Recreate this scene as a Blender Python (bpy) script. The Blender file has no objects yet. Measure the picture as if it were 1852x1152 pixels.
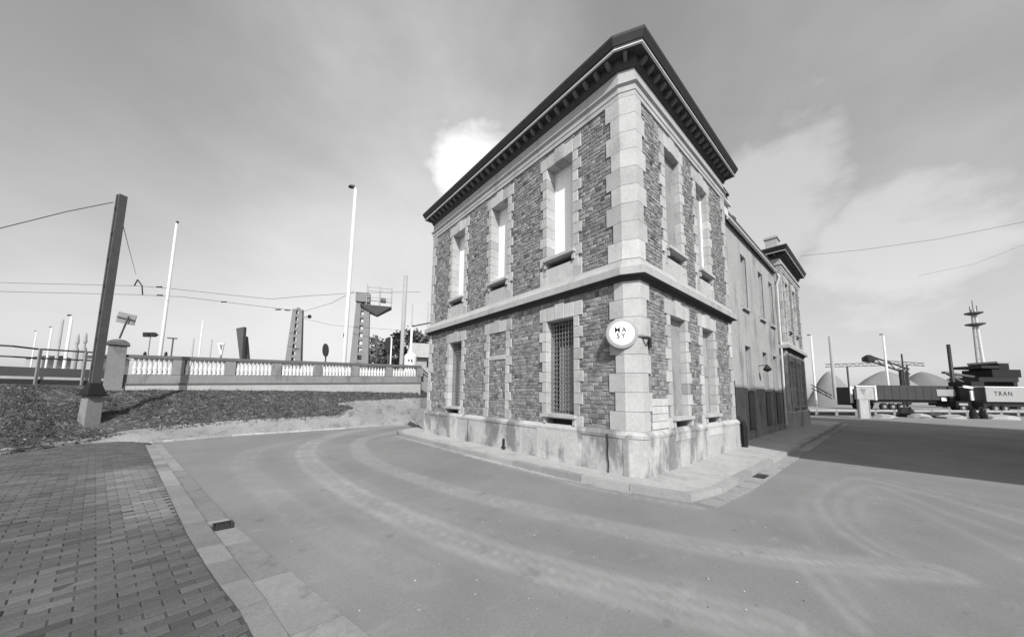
import bpy, math, random
import numpy as np
from mathutils import Matrix, Vector
from mathutils import noise as mnoise
random.seed(7)
S = bpy.context.scene
COL = S.collection

# ------------------------------------------------------------------ camera, light, exposure
CAM = np.array([-5.96, -3.22, 1.7])
R = np.array([[0.75189, -0.07665, -0.65481], [-0.65918, -0.06952, -0.74877], [0.01187, 0.99463, -0.1028]])
cd = bpy.data.cameras.new('camera'); cam = bpy.data.objects.new('camera', cd); COL.objects.link(cam)
cam.matrix_world = Matrix([[*R[0], CAM[0]], [*R[1], CAM[1]], [*R[2], CAM[2]], [0, 0, 0, 1]])
cd.sensor_width = 36; cd.lens = 36 * 580 / 1852; cd.shift_x = -12 / 1852; cd.shift_y = 76 / 1852
cd.clip_start = 0.05; cd.clip_end = 3000
S.camera = cam

SUN_EL = 40.5
sh = np.array([-0.524, -0.852]); sh /= np.linalg.norm(sh)
sv = Vector((sh[0] * math.cos(math.radians(SUN_EL)), sh[1] * math.cos(math.radians(SUN_EL)), math.sin(math.radians(SUN_EL))))
sd = bpy.data.lights.new('sun', 'SUN'); sd.energy = 4.8; sd.angle = math.radians(0.5); sd.color = (1, 0.995, 0.985)
sun = bpy.data.objects.new('sun', sd); COL.objects.link(sun)
sun.rotation_euler = sv.to_track_quat('Z', 'Y').to_euler()

# cloud banks: direction, tightness, opacity, noise scale, thresholds, seed
CLOUDS = [(.44, .66, .56, 32, .95, 3.6, .64, .84, 1.0), (.34, .86, .34, 5, .72, 1.5, .42, 1.05, 4.0),
          (.88, .14, .46, 30, .32, 5.0, .66, .86, 7.0), (.95, -.04, .30, 36, .34, 5.0, .66, .84, 9.0)]
W = bpy.data.worlds.new('World'); S.world = W; W.use_nodes = True
wn = W.node_tree.nodes; wl = W.node_tree.links; wn.clear()
def N(nodes, t, **k):
    n = nodes.new(t)
    for a, b in k.items(): setattr(n, a, b)
    return n
def mth(nodes, links, op, a, b=None, clamp=False):
    n = nodes.new('ShaderNodeMath'); n.operation = op; n.use_clamp = clamp
    for i, x in enumerate((a, b)):
        if x is None: continue
        if isinstance(x, (int, float)): n.inputs[i].default_value = x
        else: links.new(x, n.inputs[i])
    return n.outputs[0]
sky = N(wn, 'ShaderNodeTexSky', sky_type='NISHITA', sun_disc=False, sun_elevation=math.radians(SUN_EL),
        sun_rotation=math.atan2(sh[0], sh[1]), air_density=1.3, dust_density=2.5)
bw = N(wn, 'ShaderNodeRGBToBW'); wl.new(sky.outputs[0], bw.inputs[0])
tc = N(wn, 'ShaderNodeTexCoord')
sep = N(wn, 'ShaderNodeSeparateXYZ'); wl.new(tc.outputs['Generated'], sep.inputs[0])
zc = mth(wn, wl, 'ADD', mth(wn, wl, 'MAXIMUM', sep.outputs[2], 0.0), 0.35)
cx = mth(wn, wl, 'DIVIDE', sep.outputs[0], zc); cy = mth(wn, wl, 'DIVIDE', sep.outputs[1], zc)
cmb = N(wn, 'ShaderNodeCombineXYZ'); wl.new(cx, cmb.inputs[0]); wl.new(cy, cmb.inputs[1]); cmb.inputs[2].default_value = 3.3
nz = N(wn, 'ShaderNodeTexNoise'); nz.inputs['Scale'].default_value = 0.85; nz.inputs['Detail'].default_value = 9; nz.inputs['Roughness'].default_value = 0.52
wl.new(cmb.outputs[0], nz.inputs['Vector'])
mr = N(wn, 'ShaderNodeMapRange', interpolation_type='SMOOTHSTEP'); wl.new(nz.outputs[0], mr.inputs[0])
mr.inputs[1].default_value = 0.46; mr.inputs[2].default_value = 0.72
def cloud(dx, dy, dz, tight, amp, nscale, lo, hi, seed):       # one drifting cloud bank around a direction
    v = N(wn, 'ShaderNodeVectorMath', operation='DOT_PRODUCT'); wl.new(tc.outputs['Generated'], v.inputs[0])
    d_ = Vector((dx, dy, dz)).normalized(); v.inputs[1].default_value = d_
    g = mth(wn, wl, 'EXPONENT', mth(wn, wl, 'MULTIPLY', mth(wn, wl, 'SUBTRACT', v.outputs['Value'], 1.0), tight))
    mp = N(wn, 'ShaderNodeMapping'); mp.inputs['Location'].default_value = (seed, seed * .7, 0); mp.inputs['Scale'].default_value = (1, 1, 1.7); wl.new(tc.outputs['Generated'], mp.inputs[0])
    t = N(wn, 'ShaderNodeTexNoise'); t.inputs['Scale'].default_value = nscale; t.inputs['Detail'].default_value = 10; t.inputs['Roughness'].default_value = .55; wl.new(mp.outputs[0], t.inputs[0])
    r_ = N(wn, 'ShaderNodeMapRange', interpolation_type='SMOOTHSTEP'); wl.new(mth(wn, wl, 'ADD', mth(wn, wl, 'MULTIPLY', g, .6), mth(wn, wl, 'MULTIPLY', t.outputs[0], .6)), r_.inputs[0])
    r_.inputs[1].default_value = lo; r_.inputs[2].default_value = hi
    return mth(wn, wl, 'MULTIPLY', r_.outputs[0], amp)
hz = mth(wn, wl, 'POWER', mth(wn, wl, 'SUBTRACT', 1.0, mth(wn, wl, 'MAXIMUM', sep.outputs[2], 0.0)), 3.2)
CLOUD = 10.5; BASE = 1.0
cov = mth(wn, wl, 'MULTIPLY', mr.outputs[0], .22)
for c_ in CLOUDS: cov = mth(wn, wl, 'MAXIMUM', cov, cloud(*c_))
s0 = mth(wn, wl, 'ADD', mth(wn, wl, 'MULTIPLY', bw.outputs[0], BASE), mth(wn, wl, 'ADD', mth(wn, wl, 'MULTIPLY', hz, 1.6), 1.5))
mx = N(wn, 'ShaderNodeMix', data_type='FLOAT'); wl.new(mth(wn, wl, 'MINIMUM', cov, 1.0), mx.inputs[0]); wl.new(s0, mx.inputs[2]); mx.inputs[3].default_value = CLOUD
bg = N(wn, 'ShaderNodeBackground'); wl.new(mx.outputs[0], bg.inputs[0]); bg.inputs[1].default_value = 0.1
wo = N(wn, 'ShaderNodeOutputWorld'); wl.new(bg.outputs[0], wo.inputs[0])
S.view_settings.view_transform = 'Standard'; S.view_settings.look = 'None'
S.view_settings.gamma = 1; S.view_settings.use_curve_mapping = False; S.view_settings.exposure = 0.07

# ------------------------------------------------------------------ surveying helpers
P0 = np.array([938.0, 652.0]); FW = -R[:, 2].copy(); FW[2] = 0; FW /= np.linalg.norm(FW)
RZ = math.atan2(-FW[0], FW[1])          # heading of the street view, used to face far things
def pt(u, v, d):                        # a surveyed point: bearing and distance from the tripod
    r = R @ np.array([u - P0[0], -(v - P0[1]), -580.0]); return CAM + r * (d / (r @ FW))
def gr(u, v, z=0.0):
    r = R @ np.array([u - P0[0], -(v - P0[1]), -580.0]); return CAM + r * ((z - CAM[2]) / r[2])

# ------------------------------------------------------------------ materials (all neutral: the place is seen in black and white)
MATS = {}
def mat(name, v, rough=0.85, n1=(0, 0), n2=(0, 0), stain=None, bump=0.0, bscale=60, metal=0, spec=0.3, attr=False, musgrave=None):
    """v grey value; n1/n2 = (scale, amount) noises; stain = (scale, lo, hi, value) patches"""
    m = bpy.data.materials.new(name); m.use_nodes = True; MATS[name] = m
    n = m.node_tree.nodes; l = m.node_tree.links; b = n['Principled BSDF']
    b.inputs['Roughness'].default_value = rough; b.inputs['Metallic'].default_value = metal
    b.inputs['Specular IOR Level'].default_value = spec
    geo = N(n, 'ShaderNodeNewGeometry'); pos = geo.outputs['Position']
    val = N(n, 'ShaderNodeValue'); val.outputs[0].default_value = v; cur = val.outputs[0]
    for sc, am in (n1, n2):
        if am:
            t = N(n, 'ShaderNodeTexNoise'); t.inputs['Scale'].default_value = sc; t.inputs['Detail'].default_value = 6
            t.inputs['Roughness'].default_value = 0.6; l.new(pos, t.inputs['Vector'])
            f = mth(n, l, 'ADD', mth(n, l, 'MULTIPLY', mth(n, l, 'SUBTRACT', t.outputs[0], 0.5), am * 2), 1.0)
            cur = mth(n, l, 'MULTIPLY', cur, f)
    if stain:
        sc, lo, hi, sval, stretch = stain
        mp = N(n, 'ShaderNodeMapping'); mp.inputs['Scale'].default_value = (1, 1, stretch); l.new(pos, mp.inputs['Vector'])
        t = N(n, 'ShaderNodeTexNoise'); t.inputs['Scale'].default_value = sc; t.inputs['Detail'].default_value = 8
        t.inputs['Roughness'].default_value = 0.65; l.new(mp.outputs[0], t.inputs['Vector'])
        r_ = N(n, 'ShaderNodeMapRange', interpolation_type='SMOOTHSTEP'); l.new(t.outputs[0], r_.inputs[0])
        r_.inputs[1].default_value = lo; r_.inputs[2].default_value = hi
        mxx = N(n, 'ShaderNodeMix', data_type='FLOAT'); l.new(r_.outputs[0], mxx.inputs[0]); l.new(cur, mxx.inputs[2])
        l.new(mth(n, l, 'MULTIPLY', cur, sval), mxx.inputs[3]); cur = mxx.outputs[0]
    if attr:
        a = N(n, 'ShaderNodeAttribute', attribute_name='tone'); cur = mth(n, l, 'MULTIPLY', cur, a.outputs['Fac'])
    l.new(cur, b.inputs['Base Color'])
    if bump:
        t = N(n, 'ShaderNodeTexNoise'); t.inputs['Scale'].default_value = bscale; t.inputs['Detail'].default_value = 6; l.new(pos, t.inputs['Vector'])
        t.inputs['Roughness'].default_value = 0.65
        bp = N(n, 'ShaderNodeBump'); bp.inputs['Strength'].default_value = bump; bp.inputs['Distance'].default_value = 0.02
        l.new(t.outputs[0], bp.inputs['Height']); l.new(bp.outputs[0], b.inputs['Normal'])
    return m
M_dress = mat('dressed_stone', 0.41, n1=(2.5, .22), n2=(22, .22), stain=(1.6, .52, .72, .72, .5), bump=.5, bscale=45, attr=True)
M_rub = mat('rubble_stone', 0.225, n1=(9, .3), n2=(45, .35), bump=.9, bscale=35, attr=True)
M_mort = mat('mortar', 0.25, n1=(6, .3), n2=(40, .3), bump=.6, bscale=60)
M_frieze = mat('frieze_render', 0.38, n1=(1.5, .2), n2=(14, .15), stain=(3, .5, .75, .7, .25), bump=.2, bscale=50)
M_plinth = mat('plinth_render', 0.40, n1=(1.2, .3), n2=(10, .3), stain=(1.3, .47, .6, .48, .45), bump=.35, bscale=30, attr=True)
M_corn = mat('dark_cornice_paint', 0.032, rough=.6, n1=(3, .3), n2=(25, .25))
M_bed = mat('shade_dark_stone', 0.05, n1=(3, .35), n2=(20, .3), bump=.3)  # dark tone puts shade under the sills and behind the cornice brackets
M_soff = mat('shade_dark_soffit', 0.05, n1=(3, .4), n2=(20, .3))  # dark tone stands in for the shadow under the string course
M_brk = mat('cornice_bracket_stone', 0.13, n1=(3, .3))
M_fillet = mat('white_fillet_paint', 0.6, n1=(5, .25))
M_white = mat('white_paint', 0.8, rough=.5, n1=(2, .08), n2=(18, .06))
M_blind = mat('white_boarding', 0.88, rough=.6, n1=(1.5, .1), n2=(12, .05))
M_grey = mat('grey_boarding', 0.33, rough=.7, n1=(2, .2), n2=(18, .15))
M_cement = mat('cement_render', 0.27, n1=(2, .25), n2=(16, .25), stain=(2.5, .5, .65, .75, .6), bump=.3)
M_glass = mat('dark_glass', 0.02, rough=.15, spec=.5)
M_iron = mat('dark_iron', 0.03, rough=.5, n1=(8, .3), metal=.3)
M_black = mat('black_tar', 0.012, rough=.6, n1=(6, .3))
M_wing = mat('wing_render', 0.36, n1=(1.0, .25), n2=(9, .2), stain=(1.4, .5, .68, .55, .3), bump=.25, bscale=30)
M_wingdark = mat('wing_shade_render', 0.24, n1=(1.3, .3), n2=(8, .3), stain=(2.0, .45, .65, .5, .35), bump=.25, bscale=30)  # wing render darkened to carry the shade on the lower wall
M_slate = mat('roof_slate', 0.07, n1=(4, .3))
M_zinc = mat('zinc_gutter', 0.62, rough=.45, n1=(4, .2))
M_pave = mat('pavement_cement', 0.36, n1=(.9, .22), n2=(12, .2), stain=(2, .5, .72, .72, 1), bump=.35, bscale=60)
M_kerb = mat('kerb_stone', 0.3, n1=(2, .25), n2=(25, .25), bump=.4, attr=True)
M_gut = mat('gutter_concrete', 0.3, n1=(1.5, .3), n2=(20, .25), stain=(3, .5, .7, .6, 1), bump=.35, attr=True)
M_paver = mat('brick_paver', 0.085, n1=(.5, .55), n2=(30, .3), bump=.5, bscale=70, attr=True)
M_joint = mat('sand_joint', 0.055, n1=(4, .4), n2=(40, .3))
M_ground = mat('ground_gravel', 0.2, n1=(.15, .3), n2=(3, .3), bump=.4)
M_bank = mat('bank_soil', 0.06, n1=(1.2, .35), n2=(9, .5), stain=(5, .52, .62, 2.2, 1), bump=1.0, bscale=25)
M_grav = mat('verge_gravel', 0.23, n1=(1, .35), n2=(18, .5), stain=(2.5, .5, .7, .65, 1), bump=.6, bscale=60)
M_tuft = mat('dry_grass', 0.07, n1=(1.5, .5), attr=True)
M_peb = mat('pebble', 0.2, n1=(3, .4), attr=True)
M_conc = mat('bridge_concrete', 0.2, n1=(1.2, .25), n2=(14, .25), stain=(2, .5, .7, .6, .4), bump=.3)
M_ledge = mat('ledge_concrete', 0.33, n1=(1.5, .25), n2=(14, .25), bump=.3)
M_bal = mat('baluster_paint', 0.55, n1=(4, .15), bump=.1)
M_coping = mat('coping_stone', 0.11, n1=(2, .3), n2=(20, .25), bump=.3)
M_steel = mat('galvanised_steel', 0.22, rough=.55, n1=(3, .2), n2=(20, .15))
M_steelD = mat('painted_steel_pole', 0.08, rough=.55, n1=(3, .25), n2=(20, .2))
M_lampw = mat('white_lamp_column', 0.55, rough=.5, n1=(2, .06))
M_far = mat('weathered_mast_steel', 0.3, n1=(2, .2))
M_sand = mat('heap_sand', 0.2, n1=(.12, .3), n2=(1.5, .15), bump=.2)
M_sandD = mat('heap_gravel', 0.15, n1=(.12, .3), n2=(1.5, .15), bump=.2)
M_tarp = mat('dark_tarpaulin', 0.045, rough=.6, n1=(1, .3))
M_tyre = mat('tyre_rubber', 0.02)
M_leaf = mat('tree_leaf', 0.09, attr=True); M_bark = mat('tree_bark', 0.08, n1=(5, .3))
M_trail = mat('pale_trailer_side', 0.3, rough=.6, n1=(.6, .1))
M_brick = mat('warehouse_brick', 0.18, n1=(1.5, .3), n2=(30, .3), bump=.4)
M_ink = mat('black_lettering', 0.02)

def asphalt():
    m = bpy.data.materials.new('asphalt_dusty'); m.use_nodes = True
    n = m.node_tree.nodes; l = m.node_tree.links; b = n['Principled BSDF']; b.inputs['Roughness'].default_value = .85
    b.inputs['Specular IOR Level'].default_value = .25
    pos = N(n, 'ShaderNodeNewGeometry').outputs['Position']
    def noise(sc, det=6, ro=.6, vec=None):
        t = N(n, 'ShaderNodeTexNoise'); t.inputs['Scale'].default_value = sc; t.inputs['Detail'].default_value = det
        t.inputs['Roughness'].default_value = ro; l.new(vec or pos, t.inputs['Vector']); return t.outputs[0]
    base = mth(n, l, 'ADD', 0.175, mth(n, l, 'MULTIPLY', mth(n, l, 'SUBTRACT', noise(.45, 8, .65), .5), .14))
    base = mth(n, l, 'MULTIPLY', base, mth(n, l, 'ADD', .72, mth(n, l, 'MULTIPLY', noise(160, 3, .8), .56)))
    base = mth(n, l, 'MULTIPLY', base, mth(n, l, 'ADD', .7, mth(n, l, 'MULTIPLY', noise(38, 5, .8), .75)))
    a = N(n, 'ShaderNodeAttribute', attribute_name='dust')
    br = N(n, 'ShaderNodeMapRange', interpolation_type='SMOOTHSTEP'); l.new(noise(2.2, 9, .68), br.inputs[0]); br.inputs[1].default_value = .36; br.inputs[2].default_value = .66
    d = mth(n, l, 'MULTIPLY', a.outputs['Fac'], mth(n, l, 'ADD', .68, mth(n, l, 'MULTIPLY', br.outputs[0], .45)))
    # smeared pale scuffs
    mp = N(n, 'ShaderNodeMapping'); mp.inputs['Rotation'].default_value = (0, 0, -.9); mp.inputs['Scale'].default_value = (1, 3.2, 1); l.new(pos, mp.inputs['Vector'])
    sm = N(n, 'ShaderNodeMapRange', interpolation_type='SMOOTHSTEP'); l.new(noise(1.7, 8, .62, mp.outputs[0]), sm.inputs[0]); sm.inputs[1].default_value = .56; sm.inputs[2].default_value = .74
    d = mth(n, l, 'ADD', d, mth(n, l, 'MULTIPLY', sm.outputs[0], .22), True)
    mxx = N(n, 'ShaderNodeMix', data_type='FLOAT'); l.new(mth(n, l, 'MULTIPLY', d, .85, True), mxx.inputs[0]); l.new(base, mxx.inputs[2]); mxx.inputs[3].default_value = .36
    vo = N(n, 'ShaderNodeTexNoise'); vo.inputs['Scale'].default_value = 3.1; vo.inputs['Detail'].default_value = 5; l.new(pos, vo.inputs['Vector'])
    pr_ = N(n, 'ShaderNodeMapRange', interpolation_type='SMOOTHSTEP'); l.new(vo.outputs[0], pr_.inputs[0]); pr_.inputs[1].default_value = .64; pr_.inputs[2].default_value = .74; pr_.inputs[3].default_value = 1; pr_.inputs[4].default_value = .8
    l.new(mth(n, l, 'MULTIPLY', mxx.outputs[0], pr_.outputs[0]), b.inputs['Base Color'])
    bp = N(n, 'ShaderNodeBump'); bp.inputs['Strength'].default_value = .5; bp.inputs['Distance'].default_value = .01
    l.new(noise(120, 4, .7), bp.inputs['Height']); l.new(bp.outputs[0], b.inputs['Normal'])
    return m
M_asph = asphalt()

# ------------------------------------------------------------------ mesh helpers
class MB:
    def __init__(s): s.v = []; s.f = []; s.t = []; s.mi = []; s.tone = 1.0; s.m = 0
    def add(s, vs, fs, tone=None):
        b = len(s.v); s.v += [tuple(map(float, p)) for p in vs]; s.t += [s.tone if tone is None else tone] * len(vs)
        s.f += [tuple(b + i for i in f) for f in fs]; s.mi += [s.m] * len(fs)
    def box(s, x0, x1, y0, y1, z0, z1, tone=None, j=0.0):
        if x0 > x1: x0, x1 = x1, x0
        if y0 > y1: y0, y1 = y1, y0
        vs = [(x0, y0, z0), (x1, y0, z0), (x1, y1, z0), (x0, y1, z0), (x0, y0, z1), (x1, y0, z1), (x1, y1, z1), (x0, y1, z1)]
        if j: vs = [tuple(c + random.uniform(-j, j) for c in p) for p in vs]
        s.add(vs, [(0, 3, 2, 1), (4, 5, 6, 7), (0, 1, 5, 4), (1, 2, 6, 5), (2, 3, 7, 6), (3, 0, 4, 7)], tone)
    def prism(s, poly, z0, z1, tone=None):          # poly counter-clockwise in xy
        n = len(poly)
        s.add([(x, y, z0) for x, y in poly] + [(x, y, z1) for x, y in poly],
              [tuple(range(n - 1, -1, -1)), tuple(range(n, 2 * n))] + [(i, (i + 1) % n, n + (i + 1) % n, n + i) for i in range(n)], tone)
    def bar(s, a, b, w, h=None, w2=None, up=(0, 0, 1), tone=None):   # rectangular bar between points, optional taper
        a = Vector(a); b = Vector(b); d = (b - a).normalized(); u = Vector(up)
        if abs(d.dot(u)) > .98: u = Vector((R[0][0], R[1][0], 0))
        x = d.cross(u).normalized(); y = x.cross(d).normalized(); h = h or w
        k = (w2 / w) if w2 else 1
        vs = []
        for p, q in ((a, 1), (b, k)):
            for sx, sy in ((-1, -1), (1, -1), (1, 1), (-1, 1)): vs.append(p + x * (sx * w / 2 * q) + y * (sy * h / 2 * q))
        s.add(vs, [(0, 1, 2, 3), (7, 6, 5, 4), (0, 4, 5, 1), (1, 5, 6, 2), (2, 6, 7, 3), (3, 7, 4, 0)], tone)
    def tube(s, pts, r, n=8, r2=None, tone=None):
        pts = [Vector(p) for p in pts]; m = len(pts); vs = []; px = None
        for i, p in enumerate(pts):
            d = (pts[min(i + 1, m - 1)] - pts[max(i - 1, 0)]).normalized()
            if px is None: px = d.orthogonal().normalized()
            px = (px - d * px.dot(d)).normalized(); py = d.cross(px)
            rr = r if r2 is None else r + (r2 - r) * i / (m - 1)
            for k in range(n):
                a = 2 * math.pi * k / n; vs.append(p + px * (rr * math.cos(a)) + py * (rr * math.sin(a)))
        fs = [(i * n + k, i * n + (k + 1) % n, (i + 1) * n + (k + 1) % n, (i + 1) * n + k) for i in range(m - 1) for k in range(n)]
        fs += [tuple(range(n - 1, -1, -1)), tuple((m - 1) * n + k for k in range(n))]
        s.add(vs, fs, tone)
    def lathe(s, c, prof, n=12, tone=None):          # prof list of (r,z)
        vs = [(c[0] + r * math.cos(2 * math.pi * k / n), c[1] + r * math.sin(2 * math.pi * k / n), c[2] + z) for r, z in prof for k in range(n)]
        fs = [(i * n + k, i * n + (k + 1) % n, (i + 1) * n + (k + 1) % n, (i + 1) * n + k) for i in range(len(prof) - 1) for k in range(n)]
        fs += [tuple(range(n - 1, -1, -1)), tuple((len(prof) - 1) * n + k for k in range(n))]
        s.add(vs, fs, tone)
    def build(s, name, m, parent=None, **props):
        me = bpy.data.meshes.new(name); me.from_pydata(s.v, [], s.f)
        for mm in (m if isinstance(m, list) else [m]): me.materials.append(mm)
        if isinstance(m, list): me.polygons.foreach_set('material_index', s.mi)
        at = me.attributes.new('tone', 'FLOAT', 'POINT'); at.data.foreach_set('value', s.t)
        me.update()
        o = bpy.data.objects.new(name, me); COL.objects.link(o)
        if parent: attach(o, parent)
        for k, v in props.items(): o[k] = v
        return o
def world_of(o):
    m = Matrix.LocRotScale(o.location, o.rotation_euler, None)
    return (world_of(o.parent) @ o.matrix_parent_inverse @ m) if o.parent else m
def attach(o, parent):
    o.parent = parent; o.matrix_parent_inverse = world_of(parent).inverted()
def empty(name, loc, label, cat, group=None, rz=0):
    o = bpy.data.objects.new(name, None); COL.objects.link(o); o.location = loc; o.rotation_euler = (0, 0, rz)
    o.empty_display_size = .2; tag(o, label, cat, group); return o
def tag(o, label, cat, group=None):
    o['label'] = label; o['category'] = cat
    if group: o['group'] = group
    return o
def local(root):                                     # parts given in the root's own frame
    def f(mb, name, m, parent=None, **p):
        o = mb.build(name, m, **p); par = parent or root
        o.parent = par
        return o
    return f
def copy_tree(o, parent=None):
    c = o.copy(); COL.objects.link(c)
    if parent: c.parent = parent
    for ch in o.children: copy_tree(ch, c)
    return c
def smooth(o):
    o.data.polygons.foreach_set('use_smooth', [True] * len(o.data.polygons)); return o
def offset_loop(path, off, closed=True):
    n = len(path); out = []
    for i in range(n):
        p = Vector(path[i]); a = Vector(path[i - 1]) if (closed or i > 0) else None; b = Vector(path[(i + 1) % n]) if (closed or i < n - 1) else None
        n1 = None; n2 = None
        if a is not None: d = (p - a).normalized(); n1 = Vector((d.y, -d.x))
        if b is not None: d = (b - p).normalized(); n2 = Vector((d.y, -d.x))
        if n1 is None: q = n2
        elif n2 is None: q = n1
        else: q = (n1 + n2); q = q / (q.dot(n1))
        out.append((p.x + q.x * off, p.y + q.y * off))
    return out
def sweep(mb, path, prof, tone=None, closed=True, caps=False):
    loops = [offset_loop(path, o, closed) for o, z in prof]; n = len(path)
    vs = [(x, y, prof[i][1]) for i, lp in enumerate(loops) for x, y in lp]
    fs = []
    for i in range(len(prof) - 1):
        for k in range(n if closed else n - 1):
            k2 = (k + 1) % n; fs.append((i * n + k, i * n + k2, (i + 1) * n + k2, (i + 1) * n + k))
    if caps:
        fs.append(tuple(i * n for i in range(len(prof)))); fs.append(tuple(i * n + n - 1 for i in reversed(range(len(prof)))))
    mb.add(vs, fs, tone)

# ------------------------------------------------------------------ ground and road
def structure(o): o['kind'] = 'structure'; return o
mb = MB(); mb.box(-900, 900, -900, 900, -.6, -.03); structure(mb.build('ground', M_ground))

def smoothcurve(pts, n=14):
    out = []
    P = [pts[0]] + list(pts) + [pts[-1]]
    for i in range(1, len(P) - 2):
        p0, p1, p2, p3 = [np.array(P[i + k - 1], float) for k in range(4)]
        for k in range(n):
            t = k / n; out.append(.5 * ((2 * p1) + (p2 - p0) * t + (2 * p0 - 5 * p1 + 4 * p2 - p3) * t * t + (3 * p1 - p0 - 3 * p2 + p3) * t ** 3))
    out.append(np.array(pts[-1], float)); return np.array(out)
# tyre tracks of pale dust on the road: polyline, half width, strength
tr_px = [([(735, 778), (700, 784), (655, 795), (650, 815), (680, 838), (800, 880), (1000, 930), (1300, 992), (1500, 1018), (1700, 1035)], .16, 1.0, 1),
         ([(745, 768), (650, 778), (580, 795), (553, 815), (570, 845), (640, 892), (800, 965), (1000, 1030), (1200, 1085), (1400, 1135)], .28, 1.0, 1),
         ([(560, 795), (470, 812), (440, 840), (500, 900), (620, 980), (760, 1040)], .22, .45, 1),
         ([(1900, 960), (1700, 900), (1560, 865), (1500, 880), (1480, 910), (1520, 960), (1620, 1020)], .05, .65, 1),
         ([(1900, 990), (1720, 930), (1590, 880), (1535, 890), (1515, 920), (1560, 970), (1700, 1040)], .05, .55, 1),
         ([(715, 789), (860, 829), (1000, 866), (1080, 885), (1270, 919)], .05, .9, 1),
         ([(1880, 930), (1680, 885), (1560, 862), (1470, 890), (1450, 930), (1500, 1000), (1580, 1060)], .05, .45, 1),
         ([(1900, 1040), (1740, 960), (1620, 905), (1560, 905), (1560, 940), (1640, 1010)], .05, .4, 1),
         ([(1430, 1000), (1480, 1060), (1530, 1110), (1560, 1140)], .03, .6, 1),
         ([(1460, 990), (1510, 1050), (1560, 1110)], .03, .5, 1)]
def grade(lo, a, b, hi, fine, coarse): return np.concatenate([np.arange(lo, a, coarse), np.arange(a, b, fine), np.arange(b, hi, coarse)])
xs = grade(-13, -8, 6, 40, .07, .3); ys = grade(-11, -6, 14, 27, .07, .3)
X, Y = np.meshgrid(xs, ys); PTS = np.stack([X.ravel(), Y.ravel()], 1)
dust = np.zeros(len(PTS))
for px, w, s_, _ in tr_px:
    c = smoothcurve([gr(u, v)[:2] for u, v in px], 10)
    dm = np.full(len(PTS), 9.0)
    for q in c[:]: dm = np.minimum(dm, np.hypot(PTS[:, 0] - q[0], PTS[:, 1] - q[1]))
    wob = np.interp(PTS[:, 0] * .7 + PTS[:, 1], np.linspace(-30, 60, 400), np.random.RandomState(int(w * 100)).rand(400))
    lines = .66 + .34 * np.cos(dm * 2 * np.pi / .22 + wob * 1.5)
    dust = np.maximum(dust, s_ * lines * (.6 + .55 * wob) * np.exp(-(dm / (w * .9 + .05)) ** 2))
rim = np.abs(PTS[:, 0] + 1.2); dust = np.clip(dust, 0, 1)
ny, nx = X.shape
idx = np.arange(nx * ny).reshape(ny, nx)
fq = np.stack([idx[:-1, :-1], idx[:-1, 1:], idx[1:, 1:], idx[1:, :-1]], -1).reshape(-1, 4)
zz = np.array([0.006 * mnoise.noise(Vector((x * .7, y * .7, 0))) for x, y in PTS])
me = bpy.data.meshes.new('road'); me.from_pydata(np.column_stack([PTS, zz]).tolist(), [], fq.tolist())
me.materials.append(M_asph); a_ = me.attributes.new('dust', 'FLOAT', 'POINT'); a_.data.foreach_set('value', dust.astype('f')); me.update()
road = structure(bpy.data.objects.new('road', me)); COL.objects.link(road); smooth(road)

# pavement round the building with its kerb
kerb_line = [(14, 11.9), (6, 11.6), (2.2, 11.45), (.5, 11.2), (-.45, 10.75), (-.95, 10.1), (-1.07, 9.4), (-1.02, 6.5), (-1.0, 4.3), (-.93, 2.6), (-.86, 1.4), (-.76, .5), (-.55, -.35), (-.32, -1.12), (0.3, -1.22), (6, -1.22), (24, -1.22)]
mb = MB()
inner = offset_loop(kerb_line, -.15, closed=False)
poly = inner + [(24, 11.9)]
mb.prism(poly, -.02, .118); pav = structure(mb.build('pavement', M_pave))
def along(line, step):
    L = [Vector(p) for p in line]; out = [L[0]]; acc = 0
    for a, b in zip(L, L[1:]):
        d = (b - a).length; t = 0
        while acc + (d - t) >= step:
            t += step - acc; acc = 0; out.append(a + (b - a) * (t / d))
        acc += d - t
    return out
ks = along(kerb_line, .95)
for a, b in zip(ks, ks[1:]):
    d = (b - a).normalized(); n = Vector((-d.y, d.x)); g = d * .006
    if (b - a).length < .2: continue
    n = -n if False else n
    # outward side is to the right of travel
    o = Vector((d.y, -d.x)); q = random.uniform(-.006, .006)
    a2, b2 = a + g, b - g
    m_ = MB(); z1 = .125 + q
    P = [a2, b2, b2 - o * .15, a2 - o * .15]
    m_.prism([(p.x, p.y) for p in P], -.03, z1, random.uniform(.75, 1.15)); m_.build('kerb_stone', M_kerb, pav)
# concrete gutter laid along the kerb
mb = MB(); gl = along([(-.32, -1.12), (.3, -1.22), (24, -1.22)], 1.6)
for a, b in zip(gl, gl[1:]):
    d = (b - a).normalized(); o = Vector((d.y, -d.x)); a2, b2 = a + d * .008, b - d * .008
    m_ = MB(); m_.prism([((p).x, (p).y) for p in (a2 + o * .27, b2 + o * .27, b2 + o * .004, a2 + o * .004)], -.02, .016 + random.uniform(0, .004), random.uniform(.7, 1.05))
    m_.build('gutter_slab', M_gut, pav)
gl = along([(-1.07, 9.4), (-1.02, 6.5), (-1.0, 4.3), (-.93, 2.6), (-.86, 1.4), (-.76, .5), (-.55, -.35), (-.32, -1.12)], 1.6)
for a, b in zip(gl, gl[1:]):
    d = (b - a).normalized(); o = Vector((d.y, -d.x)); a2, b2 = a + d * .008, b - d * .008
    m_ = MB(); m_.prism([((p).x, (p).y) for p in (a2 + o * .12, b2 + o * .12, b2 + o * .004, a2 + o * .004)], -.02, .014 + random.uniform(0, .004), random.uniform(.9, 1.25))
    m_.build('gutter_slab', M_gut, pav)
g_ = gr(1383, 862, .02)
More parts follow.
